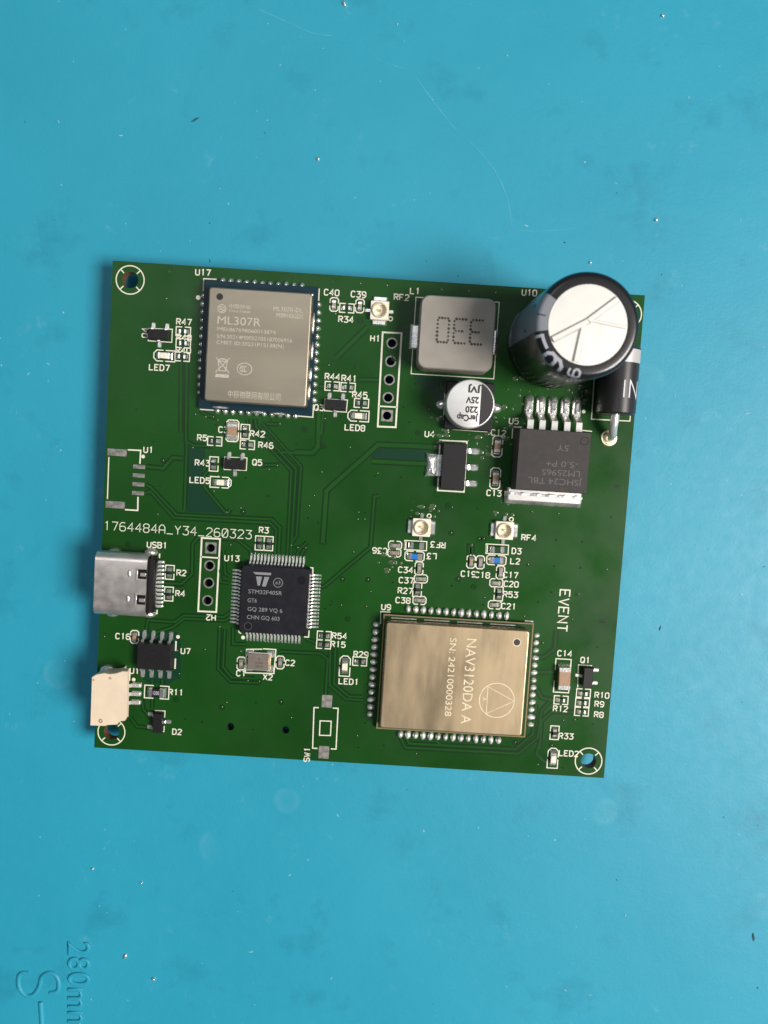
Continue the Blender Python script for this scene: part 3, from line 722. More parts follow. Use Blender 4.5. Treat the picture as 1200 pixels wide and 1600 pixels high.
# ---- two-terminal chips
def chip_terminal(L, W, H, t, e):
    def mk():
        b = MB(); w2 = W / 2 + 0.02; k = 0
        prof = [(L/2 - t, 0.0), (L/2 + e, 0.0), (L/2 + e * 0.45, H * 0.30), (L/2 + 0.03, H * 0.78), (L/2, H + 0.025), (L/2 - t, H + 0.03)]
        n = len(prof)
        for s in (-1, 1):
            b.v.extend((x, s * (w2 + (0.05 if z < 0.01 else 0)), z) for x, z in prof)
        for i in range(n):
            j = (i + 1) % n; b.f.append((i, j, j + n, i + n)); b.mi.append(0)
        b.f.append(tuple(range(n))[::-1]); b.f.append(tuple(range(n, 2 * n))); b.mi += [0, 0]
        return b.mesh('terminal', 'terminal', 50)
    return cached(('term', L, W, H, t, e), mk)
SIZES = {'0402': (1.0, 0.50, 0.34, 0.26, 0.26), '0603': (1.6, 0.80, 0.50, 0.38, 0.32), '0805': (2.0, 1.25, 0.62, 0.45, 0.36), '1206': (3.2, 1.60, 1.10, 0.60, 0.42)}
def chip(name, size, xy, rz, m, label, dz=0.0, jit=True):
    L, W, H, t, e = SIZES[size]
    me = cached(('chipbody', size, m), lambda: MB().box(L - 0.04, W, 0.02, H, c=0.03).mesh(name, m, 30))
    r = random.Random(label); a = rz + (r.uniform(-2.5, 2.5) if jit else 0)
    o = part(name, me, (xy[0] + r.uniform(-.03, .03), xy[1] + r.uniform(-.03, .03)), a, label)
    tm = chip_terminal(L, W, H, t, e)
    sub('terminal', tm, o); sub('terminal', tm, o, rz=180)
    return o
RES = [('R47', (-26.85, 25.56), 0), ('R48', (-26.78, 23.93), 0), ('R40', (-26.83, 22.08), 0), ('R34', (-4.29, 30.21), 0), ('R44', (-5.70, 19.33), 0), ('R41', (-3.47, 19.30), 0),
 ('R45', (-1.46, 17.22), 0), ('R42', (-17.55, 12.21), 90), ('R46', (-17.14, 10.39), 0), ('R5', (-21.75, 10.61), 0), ('R43', (-21.72, 7.40), 90), ('R3, left of the pair', (-14.69, -3.40), 90),
 ('R3, right of the pair', (-13.42, -3.39), 90), ('R2', (-27.25, -8.39), 90), ('R4', (-27.25, -11.51), 90), ('R54', (-4.77, -16.15), 0), ('R15', (-4.78, -17.43), 0), ('R29', (0.55, -19.59), 0),
 ('R27', (8.11, -8.67), 90), ('R53', (19.76, -8.55), 90), ('R10', (33.05, -22.24), 0), ('R9', (33.02, -23.62), 0), ('R8', (33.01, -24.97), 0), ('R12', (29.90, -23.46), 0), ('R33', (29.34, -28.32), 90)]
for d, xy, rz in RES:
    chip('resistor', '0402', xy, rz, 'resistor_black', 'tiny black chip resistor marked ' + d)
    brackets(xy, 2.0, 1.22, rz)
CAP = [('C40', (-6.08, 30.60), 90, 'ceramic_grey'), ('C39', (-2.50, 30.63), 90, 'ceramic_grey'), ('C36, upper of the pair', (4.54, -2.51), 0, 'ceramic_grey'), ('C36, lower of the pair', (4.51, -3.58), 0, 'ceramic_tan'),
 ('C34', (8.16, -5.60), 90, 'ceramic_grey'), ('C37', (8.53, -7.07), 0, 'ceramic_grey'), ('C38', (8.53, -10.20), 0, 'ceramic_grey'), ('C19', (15.49, -4.18), 90, 'ceramic_tan'), ('C18', (16.81, -4.19), 90, 'ceramic_grey'),
 ('C17', (19.79, -5.46), 90, 'ceramic_grey'), ('C20', (19.32, -7.00), 0, 'ceramic_grey'), ('C21', (19.33, -10.18), 0, 'ceramic_grey'), ('C1', (-16.43, -20.94), 90, 'ceramic_grey'), ('C2', (-10.86, -20.45), 90, 'ceramic_grey'), ('C16', (-31.86, -18.02), 90, 'ceramic_tan')]
for d, xy, rz, m in CAP:
    chip('ceramic_capacitor', '0402', xy, rz, m, 'tiny ceramic chip capacitor marked ' + d)
    brackets(xy, 1.86, 1.16, rz, c0=0.25)
for d, xy, rz in (('C12', (18.04, 12.39), 90), ('C13', (18.08, 7.87), 90)):
    chip('ceramic_capacitor', '0603', xy, rz, 'ceramic_tan', 'brown chip capacitor marked ' + d)
    brackets(xy, 2.95, 1.4, rz, c0=0.3)
chip('ceramic_capacitor', '0805', (-19.33, 12.22), 90, 'ceramic_tan', 'tan ceramic chip capacitor marked C3 below the grey shielded module'); brackets((-19.33, 12.22), 3.0, 1.68, 90, gap=0.3, c0=0.25)
chip('ceramic_capacitor', '1206', (29.95, -20.04), 90, 'ceramic_tan', 'large tan ceramic chip capacitor marked C14'); brackets((29.80, -19.88), 4.9, 2.2, 90, gap=1.6)
o = chip('resistor', '0805', (-28.36, -25.89), 0, 'resistor_black', 'black chip resistor printed 1200 marked R11'); brackets((-28.36, -25.89), 3.5, 1.86, 0, gap=0.9)
font_text('printed_marking', '1200', 0.55, 'ink_white', o, (0, 0, 0.635), width=.85)
for d, xy in (('L3', (7.41, -3.90)), ('L2', (19.09, -3.74))):
    chip('inductor', '0603', xy, 0, 'coil_blue', 'blue chip inductor marked ' + d); brackets(xy, 2.75, 1.36, 0, c0=0.25)
for d, xy in (('beside RF3', (7.58, -2.36)), ('D3', (19.08, -2.18))):
    chip('diode', '0603', xy, 0, 'module_green', 'dark chip diode with grey ends marked ' + d if d == 'D3' else 'dark chip diode with grey ends beside print RF3')

# ---- light-emitting diodes
def led(d, xy, rz, m='led_lens'):
    L, W, H, t, e = (1.6, 0.8, 0.34, 0.40, 0.34)
    o = part('light_emitting_diode', cached(('led', m), lambda: MB().box(1.02, 0.80, 0.30, 0.62, c=0.06).mesh('light_emitting_diode', m, 30)), xy, rz, 'pale chip light-emitting diode marked ' + d)
    sub('substrate', cached('ledsub', lambda: MB().box(1.55, 0.8, 0.02, 0.32, c=0.02).mesh('substrate', 'ceramic_white', 30)), o)
    tm = chip_terminal(L, W, H, t, e); sub('terminal', tm, o); sub('terminal', tm, o, rz=180)
    brackets(xy, 2.95, 1.5, rz, gap=0.3, c0=0.42, c1=0.0)
led('LED7', (-29.33, 22.04), 180); led('LED8', (-1.78, 15.41), 180); led('LED5', (-20.64, 4.87), 0); led('LED1', (-1.55, -20.40), 90); led('LED2', (29.39, -32.11), 90)

# ---- gull-wing packages
def gull(w, out, zt, foot, t=0.12, m='tin_lead'):
    """a lead leaving the body at x = 0 towards +x, ending in a flat foot with its fillet of solder"""
    def mk():
        b = MB(); s = out - foot
        b.profile([(-0.15, zt), (s * 0.40, zt), (s * 0.75, t * 0.75), (out, t * 0.6)], t, -w / 2, w / 2)
        return b.mesh('lead', m, 30)
    return cached(('gull', w, out, zt, foot, t, m), mk)
def joint(sx, sy, h, m='solder'):
    return cached(('joint', sx, sy, h, m), lambda: MB().loft([(rrect(sx, sy, min(sx, sy) * .3, 3), 0.006), (rrect(sx * .94, sy * .92, min(sx, sy) * .3, 3), h * .5), (rrect(sx * .75, sy * .6, min(sx, sy) * .2, 3), h)]).mesh('solder_joint', m, 50))
def blob(rx, ry, h, seed=0, m='solder'):
    return cached(('blob', rx, ry, h, seed, m), lambda: MB().dome(rx, ry, h, n=12, rings=5, z=0.005).jitter(0.02, seed).mesh('solder_joint', m, 70))
def tapered(sx, sy, z0, z1, dr=0.12, r=0.05):
    zm = z0 + (z1 - z0) * 0.5
    return MB().loft([(rrect(sx - dr, sy - dr, r), z0), (rrect(sx, sy, r), zm - .02), (rrect(sx, sy, r), zm + .02), (rrect(sx - dr, sy - dr, r), z1 - .04), (rrect(sx - dr - .08, sy - dr - .08, r), z1)])
def sot23(d, xy, rz, name='transistor', bright=True):
    o = part(name, cached('sot23', lambda: tapered(2.95, 1.45, 0.08, 1.08, 0.16).mesh(name, 'epoxy', 25)), xy, rz, 'small black three-lead package marked ' + d)
    lm = gull(0.40, 0.75, 0.50, 0.42, 0.13, 'terminal')
    for x, y, a in ((-0.95, 0.70, 90), (0.95, 0.70, 90), (0, -0.70, -90)):
        sub('lead', lm, o, (x, y, 0), a)
        dx, dy = math.cos(R_(a)), math.sin(R_(a))
        sub('solder_joint', joint(0.85, 0.62, 0.16, 'solder_dull'), o, (x + dx * .62, y + dy * .62, 0), a)
    return o
sot23('Q4', (-30.09, 24.82), 0); sot23('Q3', (-5.06, 16.72), 0); sot23('Q5', (-18.69, 7.54), 0)
sot23('Q1', (33.29, -19.66), -90); sot23('D2', (-27.83, -30.14), 90, 'diode')

# eight-lead chip
o = part('chip', tapered(4.95, 3.9, 0.12, 1.55, 0.22).mesh('chip', 'epoxy', 25), (-28.59, -20.38), 0, 'black eight-lead chip marked U7 above the white connector')
lm = gull(0.44, 1.05, 0.80, 0.55, 0.2, 'terminal')
for k in range(4):
    for s in (1, -1):
        x = (k - 1.5) * 1.27
        sub('lead', lm, o, (x, s * 1.93, 0), 90 * s)
        sub('solder_joint', joint(1.25, 0.6, 0.25), o, (x, s * 2.85, 0), 90 * s)

# three-lead regulator with a wide tab
o = part('voltage_regulator', tapered(3.5, 6.5, 0.08, 1.65, 0.25).mesh('voltage_regulator', 'epoxy', 25), (11.96, 9.21), 0, 'black regulator with one wide tab and three leads marked U4')
sub('wide_tab', MB().profile([(-0.2, 0.75), (0.5, 0.75), (0.9, 0.2), (1.7, 0.16)], 0.22, -1.5, 1.5).mesh('wide_tab', 'solder', 30), o, (-1.72, 0, 0), 180)
def pincushion(a, bb, d, n=7):
    c = [(-a, -bb), (a, -bb), (a, bb), (-a, bb)]; out = []
    for k in range(4):
        p, q2 = Vector(c[k]), Vector(c[(k + 1) % 4]); nn = Vector((p.y - q2.y, q2.x - p.x)).normalized()
        for t in range(n): out.append(tuple(p.lerp(q2, t / n) + nn * d * math.sin(math.pi * t / n)))
    return out
sub('solder_joint', MB().loft([(pincushion(.85, 1.75, .16), .005), (pincushion(.72, 1.55, .2), .3), (pincushion(.5, 1.2, .2), .5), (pincushion(.2, .6, .1), .56)]).jitter(.05, 5).mesh('solder_joint', 'solder', 75), o, (-3.1, 0, 0))
lm = gull(0.72, 1.5, 0.75, 0.8, 0.22, 'solder')
for k in (-1, 0, 1):
    sub('lead', lm, o, (1.72, k * 2.28, 0)); sub('solder_joint', joint(1.35, 0.98, 0.3), o, (2.95, k * 2.28, 0))
# switching regulator in the big tabbed package
C5 = (25.18, 10.82)
o = part('switching_regulator', MB().loft([(rrect(9.9, 8.2, .1), .15), (rrect(10.2, 8.55, .1), 2.0), (rrect(10.2, 8.55, .1), 2.3), (rrect(9.75, 8.3, .12), 4.32), (rrect(9.65, 8.2, .1), 4.4)]).mesh('switching_regulator', 'epoxy_grey', 25), C5, 0,
         'big dark grey five-lead regulator with soldered metal tab marked U5')
sub('pin_one_mark', MB().ring(0.50, 0.58, 0, n=28).mesh('pin_one_mark', 'dimple', 0), o, (4.0, 3.0, 4.405))
for dy, s, wd in ((1.9, '5Y', 1.6), (-0.3, '-5.0 P+', 4.4), (-1.5, 'LM2596S', 5.2), (-2.7, 'JSHC24 TBL', 7.4)):
    font_text('printed_marking', s, 0.85, 'ink_dim', o, (1.2 if wd < 6 else 0.4, dy, 4.408), 180, width=wd)
sub('metal_tab', MB().loft([(rrect(10.5, 1.9, .2), .05), (rrect(10.4, 1.8, .2), 1.05), (rrect(10.1, 1.6, .2), 1.18)]).mesh('metal_tab', 'tin_lead', 30), o, (-0.15, -4.95, 0))
rt = random.Random(21); nseg = 40; b = MB()          # hand-soldered seam, thick and thin along the tab
prof = []
for i in range(nseg + 1):
    x = -5.5 + 11.0 * i / nseg; e = min(1, min(i, nseg - i) / 3 + .35); wob = .25 * math.sin(i * .9) + .18 * math.sin(i * 2.3 + 1)
    prof.append([(x, -1.0 - .10 * rt.random(), .005), (x, -.92 - .08 * rt.random(), .35 * e), (x, -.45 + .08 * rt.random(), (.62 + .10 * rt.random()) * e), (x, .0, (.98 + .12 * wob) * e), (x, .45 + .25 * wob, (1.28 + .16 * wob) * e), (x, .72 + .25 * wob, 1.17 * e)])
for i in range(nseg):
    for k in range(5):
        b.face([prof[i][k], prof[i + 1][k], prof[i + 1][k + 1], prof[i][k + 1]])
for e in (0, nseg): b.face(prof[e])
seam = b.mesh('solder_joint', 'solder_dull', 80)
import bmesh
bm = bmesh.new(); bm.from_mesh(seam); bmesh.ops.remove_doubles(bm, verts=bm.verts, dist=.0005); bm.to_mesh(seam); bm.free()
seam.shade_smooth()
sub('solder_joint', seam, o, (-0.2, -5.35, 0))
L5 = [(22.03, 18.35), (23.69, 18.37), (25.37, 18.38), (27.12, 18.41), (28.76, 18.42)]
for k, p in enumerate(L5):
    x = p[0] - C5[0]
    sub('lead', cached('tolead', lambda: MB().profile([(-.4, 2.4), (1.1, 2.35), (2.0, .55), (3.6, .32)], .5, -.42, .42).mesh('lead', 'tin_lead', 30)), o, (x, 4.25, 0), 90)
    sub('solder_joint', cached(('toj', k), lambda: MB().loft([(rrect(1.30, 3.0, .5, 4), .005), (rrect(1.2, 2.8, .5, 4), .35), (rrect(.8, 2.0, .38, 4), .72), (rrect(.35, 1.2, .16, 4), .85)]).jitter(.035, k).mesh('solder_joint', 'solder', 75)), o, (x, p[1] - C5[1], 0))

# ---- microcontroller in the 64-lead square package
CQ = (-12.03, -11.23)
o = part('microcontroller', MB().loft([(rrect(9.5, 9.5, .5, 3), .1), (rrect(9.95, 9.95, .5, 3), .75), (rrect(9.95, 9.95, .5, 3), .82), (rrect(9.55, 9.55, .6, 3), 1.46), (rrect(9.42, 9.42, .6, 3), 1.52)]).mesh('microcontroller', 'chip_epoxy', 25), CQ, 0,
         'square black microcontroller chip with 64 fine leads marked U13')
lm = gull(0.24, 1.0, 0.78, 0.5, 0.14, 'tin_lead'); jm = joint(1.05, 0.30, 0.12)
for side in range(4):
    a = side * 90; ca, sa = math.cos(R_(a)), math.sin(R_(a))
    for k in range(16):
        u = (k - 7.5) * 0.5
        sub('lead', lm, o, (ca * 4.93 - sa * u, sa * 4.93 + ca * u, 0), a)
        sub('solder_joint', jm, o, (ca * 5.85 - sa * u, sa * 5.85 + ca * u, 0), a)
ZM = 1.525
sub('moulding_dimple', MB().flat(circ(0.62, 24), ZM).mesh('moulding_dimple', 'dimple', 0), o, (3.7, 3.1, 0))
sub('moulding_dimple', MB().flat(circ(0.50, 24), ZM).mesh('moulding_dimple', 'dimple', 0), o, (-3.5, -3.9, 0))
sub('pin_one_mark', MB().ring(0.50, 0.55, ZM + .002).mesh('pin_one_mark', 'ink_dim', 0), o, (-3.5, -3.9, 0))
def mcu(px, s, h, wd):
    font_text('printed_marking', s, h, 'ink_grey', o, (px[0] - CQ[0], px[1] - CQ[1], ZM + .004), 0, width=wd)
mcu((-13.36, -10.18), 'STM32F405R', 0.58, 4.75); mcu((-15.12, -11.45), 'GT6', 0.58, 1.3); mcu((-13.25, -12.68), 'GQ 289 VQ 6', 0.58, 4.9); mcu((-13.42, -13.84), 'CHN GQ 603', 0.58, 4.6)
def rel(c, pts): return [(x - c[0], y - c[1]) for x, y in pts]
b = MB()   # the maker's emblem: a bar over a wedge and a slanted stroke
b.flat(rel(CQ, [(-15.20, -7.36), (-12.63, -7.34), (-12.68, -7.68), (-14.82, -7.69)])[::-1], ZM + .004)
b.flat(rel(CQ, [(-14.74, -7.96), (-13.90, -7.95), (-14.15, -9.24), (-14.47, -9.25)])[::-1], ZM + .004)
b.flat(rel(CQ, [(-13.57, -7.95), (-12.88, -7.95), (-13.31, -9.33), (-13.84, -9.32)])[::-1], ZM + .004)
sub('printed_emblem', b.mesh('printed_emblem', 'ink_grey', 0), o)
e3 = (-11.61, -8.67); e3 = (e3[0] - CQ[0], e3[1] - CQ[1])
sub('printed_emblem', MB().ring(0.60, 0.68, ZM + .004).mesh('printed_emblem', 'ink_grey', 0), o, (*e3, 0))
font_text('printed_marking', 'e3', 0.55, 'ink_grey', o, (*e3, ZM + .004))

# ---- crystal
CX = (-13.83, -20.39)
o = part('crystal', MB().box(3.3, 2.55, 0.03, 0.5, c=.04, r=.15).mesh('crystal', 'ceramic_white', 30), CX, 0, 'small metal-lidded crystal marked X2 below the square chip')
sub('lid', MB().box(3.0, 2.35, 0.45, 0.72, c=.06, r=.15).mesh('lid', 'crystal_lid', 30), o, (-0.1, 0, 0))
sub('lid_edge', MB().box(0.26, 2.2, 0.45, 0.70, c=.05).mesh('lid_edge', 'crystal_edge', 30), o, (1.52, 0, 0))
for x, y in ((-1.25, .95), (1.35, .95), (-1.25, -.95), (1.35, -.95)):
    sub('solder_joint', joint(1.2, 1.0, .2), o, (x * 1.12, y * 1.12, 0))
font_text('printed_marking', 'TK', .36, 'ink_brown', o, (0.05, .38, .725)); font_text('printed_marking', '8.000', .36, 'ink_brown', o, (0.05, -.15, .725)); font_text('printed_marking', '2B1M', .36, 'ink_brown', o, (0.05, -.68, .725))

# ---- miniature coaxial sockets
def coax(d, xy, rz):
    o = part('coaxial_socket', cached('coax', mk_coax), xy, rz, 'cream miniature coaxial antenna socket marked ' + d)
    sub('contact_ring', cached('cring', lambda: MB().lathe([(1.06, .3), (1.06, 1.12), (1.02, 1.18), (.94, 1.18), (.90, 1.12), (.86, .30)], 28).mesh('contact_ring', 'brass_pale', 50)), o)
    sub('centre_pin', cached('cpin', lambda: MB().lathe([(.17, .25), (.17, .85), (.10, .98), (.001, 1.0)], 14).mesh('centre_pin', 'gold', 50)), o)
    for s in (1, -1):
        sub('ground_tab', cached('gtab', lambda: MB().loft([(rrect(.75, 2.15, .15), .01), (rrect(.7, 2.0, .15), .22), (rrect(.45, 1.7, .1), .42)]).jitter(.02, 2).mesh('ground_tab', 'solder', 50)), o, (s * 1.62, 0, 0), 0 if s > 0 else 180)
        sub('signal_tab', cached('stab', lambda: MB().loft([(rrect(.9, .6, .1), .01), (rrect(.8, .5, .1), .14), (rrect(.6, .4, .1), .22)]).mesh('signal_tab', 'terminal', 40)), o, (0, s * 1.6, 0), 90)
def mk_coax():
    b = MB(); hole = circ(1.06, 28)
    sq = rrect(2.55, 2.55, .12, 6)          # 28 points
    k = 3
    sq = sq[k:] + sq[:k]
    order = sorted(sq, key=lambda p: math.atan2(p[1], p[0]) % (2 * math.pi))
    b.loft([(order, .05), (order, .80), ([(x * .97, y * .97) for x, y in order], .86)], top=False)
    t = [(x * .97, y * .97) for x, y in order]; n = len(t)
    h = [(1.06 * math.cos(a), 1.06 * math.sin(a)) for a in [math.atan2(y, x) for x, y in t]]
    for i in range(n):
        j = (i + 1) % n; b.face([(*t[i], .86), (*t[j], .86), (*h[j], .86), (*h[i], .86)])
    b.flat(circ(1.06, 28), .30)
    for i in range(n):
        j = (i + 1) % n; b.face([(*h[i], .86), (*h[j], .86), (*h[j], .28), (*h[i], .28)])
    return b.mesh('coaxial_socket', 'connector_cream', 40)
coax('RF2', (0.30, 30.08), 90); coax('RF3', (8.08, 0.32), 0); coax('RF4', (19.82, 0.63), 0)

# ---- shielded radio modules
rb = random.Random(17)
def bead(me, parent, loc, rz):
    o2 = sub('solder_joint', me, parent, loc, rz + rb.uniform(-9, 9))
    o2.scale = (rb.uniform(.84, 1.14), rb.uniform(.86, 1.10), rb.uniform(.72, 1.12)); return o2
def shield_mesh(corners, base, z1, z0, m, r=0.5):
    cx = sum(p[0] for p in corners) / 4 - base[0]; cy = sum(p[1] for p in corners) / 4 - base[1]
    sx = (corners[1][0] - corners[0][0] + corners[2][0] - corners[3][0]) / 2
    sy = (corners[0][1] - corners[3][1] + corners[1][1] - corners[2][1]) / 2
    b = MB(); q = lambda g, rr: rrect(sx + g, sy + g, rr, 4, cx, cy)
    b.loft([(q(.16, .45), z0), (q(.14, .45), z1 - .28), (q(.06, .42), z1 - .10), (q(-.14, .36), z1 - .015), (q(-.34, .3), z1)], bottom=False)
    return b.mesh('shield', m, 50), (cx, cy, sx, sy)
def rowpts(a, b, n): return [(a[0] + (b[0] - a[0]) * i / (n - 1), a[1] + (b[1] - a[1]) * i / (n - 1)) for i in range(n)]
# cellular module
MC = [(-24.33, 32.92), (-8.30, 32.67), (-8.18, 14.87), (-24.03, 14.95)]
cM = (sum(p[0] for p in MC) / 4, sum(p[1] for p in MC) / 4)
sx = (MC[1][0] - MC[0][0] + MC[2][0] - MC[3][0]) / 2 - .25; sy = (MC[0][1] - MC[3][1] + MC[1][1] - MC[2][1]) / 2 - .25
o = part('radio_module', MB().box(sx, sy, 0.02, 0.85, c=.02).mesh('radio_module', 'module_blue', 30), cM, 0, 'grey shielded cellular radio module on a dark blue carrier marked U17')
ZT = 2.6
sm, (shx, shy, ssx, ssy) = shield_mesh([(-22.98, 31.36), (-9.06, 31.51), (-8.95, 15.99), (-22.97, 16.17)], cM, ZT, .86, 'shield_grey')
sub('shield', sm, o)
for A, B, n, a in (([(-21.67, 32.76)][0], [(-10.68, 32.75)][0], 11, 90), ([(-21.58, 14.96)][0], [(-10.61, 14.87)][0], 11, -90),
                   ([(-24.20, 30.61)][0], [(-24.12, 17.26)][0], 13, 180), ([(-8.26, 30.44)][0], [(-8.19, 17.20)][0], 13, 0)):
    for k, p in enumerate(rowpts(A, B, n)):
        bead(blob(round(0.52 + .02 * ((k * 7) % 3 - 1), 2), round(0.40 + .015 * ((k * 5) % 3 - 1), 3), 0.55, k % 4), o, (p[0] - cM[0], p[1] - cM[1], 0), a)
def on(c, z):
    return lambda p: (p[0] - c[0], p[1] - c[1], z)
zc = on(cM, ZT + .006)
def mark(name, s, h, m, xy, rz=0, wd=None, al='CENTER'):
    return font_text(name, s, h, m, o, xy, rz, al, wd)
sub('vent_hole', MB().flat(circ(.46, 24), 0).mesh('vent_hole', 'ink_black', 0), o, zc((-21.50, 30.22)))
mark('etched_marking', 'ML307R', 1.12, 'etch', zc((-18.76, 27.05)), 0, 5.9)
mark('etched_marking', 'ML307R-DL', 0.62, 'etch', zc((-12.15, 29.06)), 0, 4.0)
mark('etched_marking', 'MBRH0GDS', 0.62, 'etch', zc((-11.88, 28.22)), 0, 3.6)
mark('etched_marking', 'IMEI:867698060013874', 0.52, 'etch', zc((-17.68, 25.87)), 0, 8.0)
mark('etched_marking', 'S/N:20214M0052705187006956', 0.52, 'etch', zc((-16.51, 24.90)), 0, 10.3)
mark('etched_marking', 'CMIIT ID:20231P15138(N)', 0.52, 'etch', zc((-17.04, 24.07)), 0, 9.2)
mark('etched_marking', '中移物联网有限公司', 0.80, 'etch', zc((-16.14, 17.11)), 0, 7.2)
mark('etched_marking', '中国移动', 0.46, 'etch', zc((-18.73, 29.02)), 0, 2.9)
mark('etched_marking', 'China Mobile', 0.36, 'etch', zc((-18.70, 28.43)), 0, 2.9)
b = MB(); b.ring(.50, .60, 0); b.stroke([(-.38, .15), (-.1, .32), (.25, .1), (.4, .25)], .12, .002); b.stroke([(-.4, -.15), (-.15, .02), (.2, -.22), (.42, -.05)], .12, .002); b.stroke([(-.2, -.38), (.15, -.40)], .10, .002)
sub('etched_emblem', b.mesh('etched_emblem', 'etch', 0), o, zc((-21.13, 28.63)))
# crossed-out bin, circled mark
b = MB(); b.stroke([(-.95, 1.2), (.95, -.85)], .13, 0); b.stroke([(.95, 1.2), (-.95, -.85)], .13, .003)
b.stroke([(-.62, .72), (-.42, -.6), (.42, -.6), (.62, .72)], .12, .006, True); b.stroke([(-.72, .78), (-.3, 1.0), (.3, 1.0), (.72, .78)], .14, .009); b.stroke([(-.92, -1.28), (.92, -1.28)], .46, 0)
sub('etched_emblem', b.mesh('etched_emblem', 'etch', 0), o, zc((-20.66, 20.87)))
b = MB(); el = [(1.0 * math.cos(t), .80 * math.sin(t)) for t in [2 * math.pi * i / 32 for i in range(32)]]; b.stroke(el, .11, 0, True)
for dx in (-.22, .06, .34):
    b.stroke([(dx + .30 * math.cos(t) - .1, .36 * math.sin(t)) for t in [math.pi * .45 + i * math.pi * 1.1 / 8 for i in range(9)]], .11, .003)
sub('etched_emblem', b.mesh('etched_emblem', 'etch', 0), o, zc((-17.65, 20.71)))
for p, r in (((-19.83, 31.10), .7), ((-17.66, 31.16), 1.0)): pass
# solder tacks along the shield's foot
for p, L, a in (((-21.03, 15.35), 2.4, 0), ((-15.75, 15.02), 2.2, 0), ((-12.89, 14.98), 2.4, 0), ((-8.80, 18.29), 2.4, 90), ((-8.75, 20.68), 2.0, 90), ((-8.71, 23.94), 2.6, 90), ((-8.75, 27.71), 3.0, 90), ((-9.15, 31.56), .5, 0)):
    sub('solder_tack', cached(('tack', L), lambda: MB().dome(L / 2, .22, .30, n=12, rings=3, z=0).jitter(.03, 4).mesh('solder_tack', 'solder', 60)), o, (p[0] - cM[0], p[1] - cM[1], .86), a)

# navigation module
MC = [(3.13, -12.21), (24.90, -12.27), (25.30, -29.12), (3.70, -29.17)]
cN = (sum(p[0] for p in MC) / 4, sum(p[1] for p in MC) / 4)
sx = (MC[1][0] - MC[0][0] + MC[2][0] - MC[3][0]) / 2 - .2; sy = (MC[0][1] - MC[3][1] + MC[1][1] - MC[2][1]) / 2 - .2
b = MB(); b.box(sx, sy, 0.02, 0.80); b.cur = 1; b.stroke(rrect(sx - .2, sy - .2), .18, .812, True)
o = part('radio_module', b.mesh('radio_module', ['module_green', 'module_edge'], 30), cN, 0, 'gold-brown shielded navigation module on a green carrier marked U9')
ZT = 2.7
sm, (shx, shy, ssx, ssy) = shield_mesh([(3.96, -13.04), (24.04, -13.20), (24.12, -28.24), (4.02, -28.28)], cN, ZT, .86, 'shield_gold')
sub('shield', sm, o)
for A, B, n, a in (([(6.99, -11.55)][0], [(21.11, -11.69)][0], 14, 90), ([(7.05, -29.87)][0], [(21.27, -29.91)][0], 14, -90),
                   ([(2.60, -14.07)][0], [(2.52, -27.22)][0], 13, 180), ([(25.57, -14.19)][0], [(25.69, -27.27)][0], 13, 0)):
    for k, p in enumerate(rowpts(A, B, n)):
        bead(blob(round(0.62 + .02 * ((k * 7) % 3 - 1), 2), round(0.41 + .015 * ((k * 5) % 3 - 1), 3), 0.66, k % 4, 'solder_satin'), o, (p[0] - cN[0], p[1] - cN[1], 0), a)
zc = on(cN, ZT + .006)
sub('vent_hole', MB().flat(circ(.46, 24), 0).mesh('vent_hole', 'ink_black', 0), o, zc((22.42, -14.82)))
sub('vent_hole_rim', MB().ring(.46, .58, 0).mesh('vent_hole_rim', 'etch_gold', 0), o, zc((22.42, -14.82)))
mark('etched_marking', 'NAV3120DA A', 1.45, 'etch_gold', zc((15.98, -20.75)), -90, 12.2)
mark('etched_marking', 'SN: 2421000032 8'.replace('2 8', '28'), 0.95, 'etch_gold', zc((13.42, -20.36)), -90, 11.2)
b = MB(); b.ring(2.40, 2.53, 0, n=48)
tri = rel((20.21, -23.28), [(18.80, -21.37), (22.66, -23.24), (18.86, -25.27)])
b.stroke(tri[:2], .09, .003); b.stroke(tri[1:], .09, .006); b.stroke([tri[2], tri[0]], .12, .009)
b.stroke([(-1.95, .28), (-1.55, .1), (-1.95, -.1)], .12, .003)
sub('etched_emblem', b.mesh('etched_emblem', 'etch_gold', 0), o, zc((20.21, -23.28)))
for x in range(4):
    p = (7.25, -12.73); sub('solder_tack', MB().box(3.6, .14, 0, .05).mesh('solder_tack', 'solder', 30), o, (p[0] - cN[0] + x * 4.7 - .8, p[1] - cN[1] - .08, .81))

# ---- power inductor
tl = [(5.63, 31.83), (15.84, 31.85), (15.90, 22.13), (5.93, 22.13)]
cL = (sum(p[0] for p in tl) / 4, sum(p[1] for p in tl) / 4)
sx = (tl[1][0] - tl[0][0] + tl[2][0] - tl[3][0]) / 2; sy = (tl[0][1] - tl[3][1] + tl[1][1] - tl[2][1]) / 2
q = lambda g, r: rrect(sx + g, sy + g, r, 5)
o = part('power_inductor', MB().loft([(q(-.1, 1.2), .3), (q(.06, 1.2), .7), (q(0, 1.15), 4.9), (q(-.12, 1.1), 5.1), (q(-.35, 1.05), 5.2)]).mesh('power_inductor', 'inductor', 50), cL, 0, 'square taupe power inductor printed 330 marked L1')
for s in (1, -1):
    sub('terminal', MB().loft([(rrect(1.6, 3.6, .1), .01), (rrect(1.4, 3.4, .1), .35), (rrect(.8, 3.0, .1), .5)]).jitter(.03, 3).mesh('terminal', 'solder', 40), o, (s * (sx / 2 + .35), -.15, 0))
cc = (11.16, 27.30)
rr = random.Random(5)
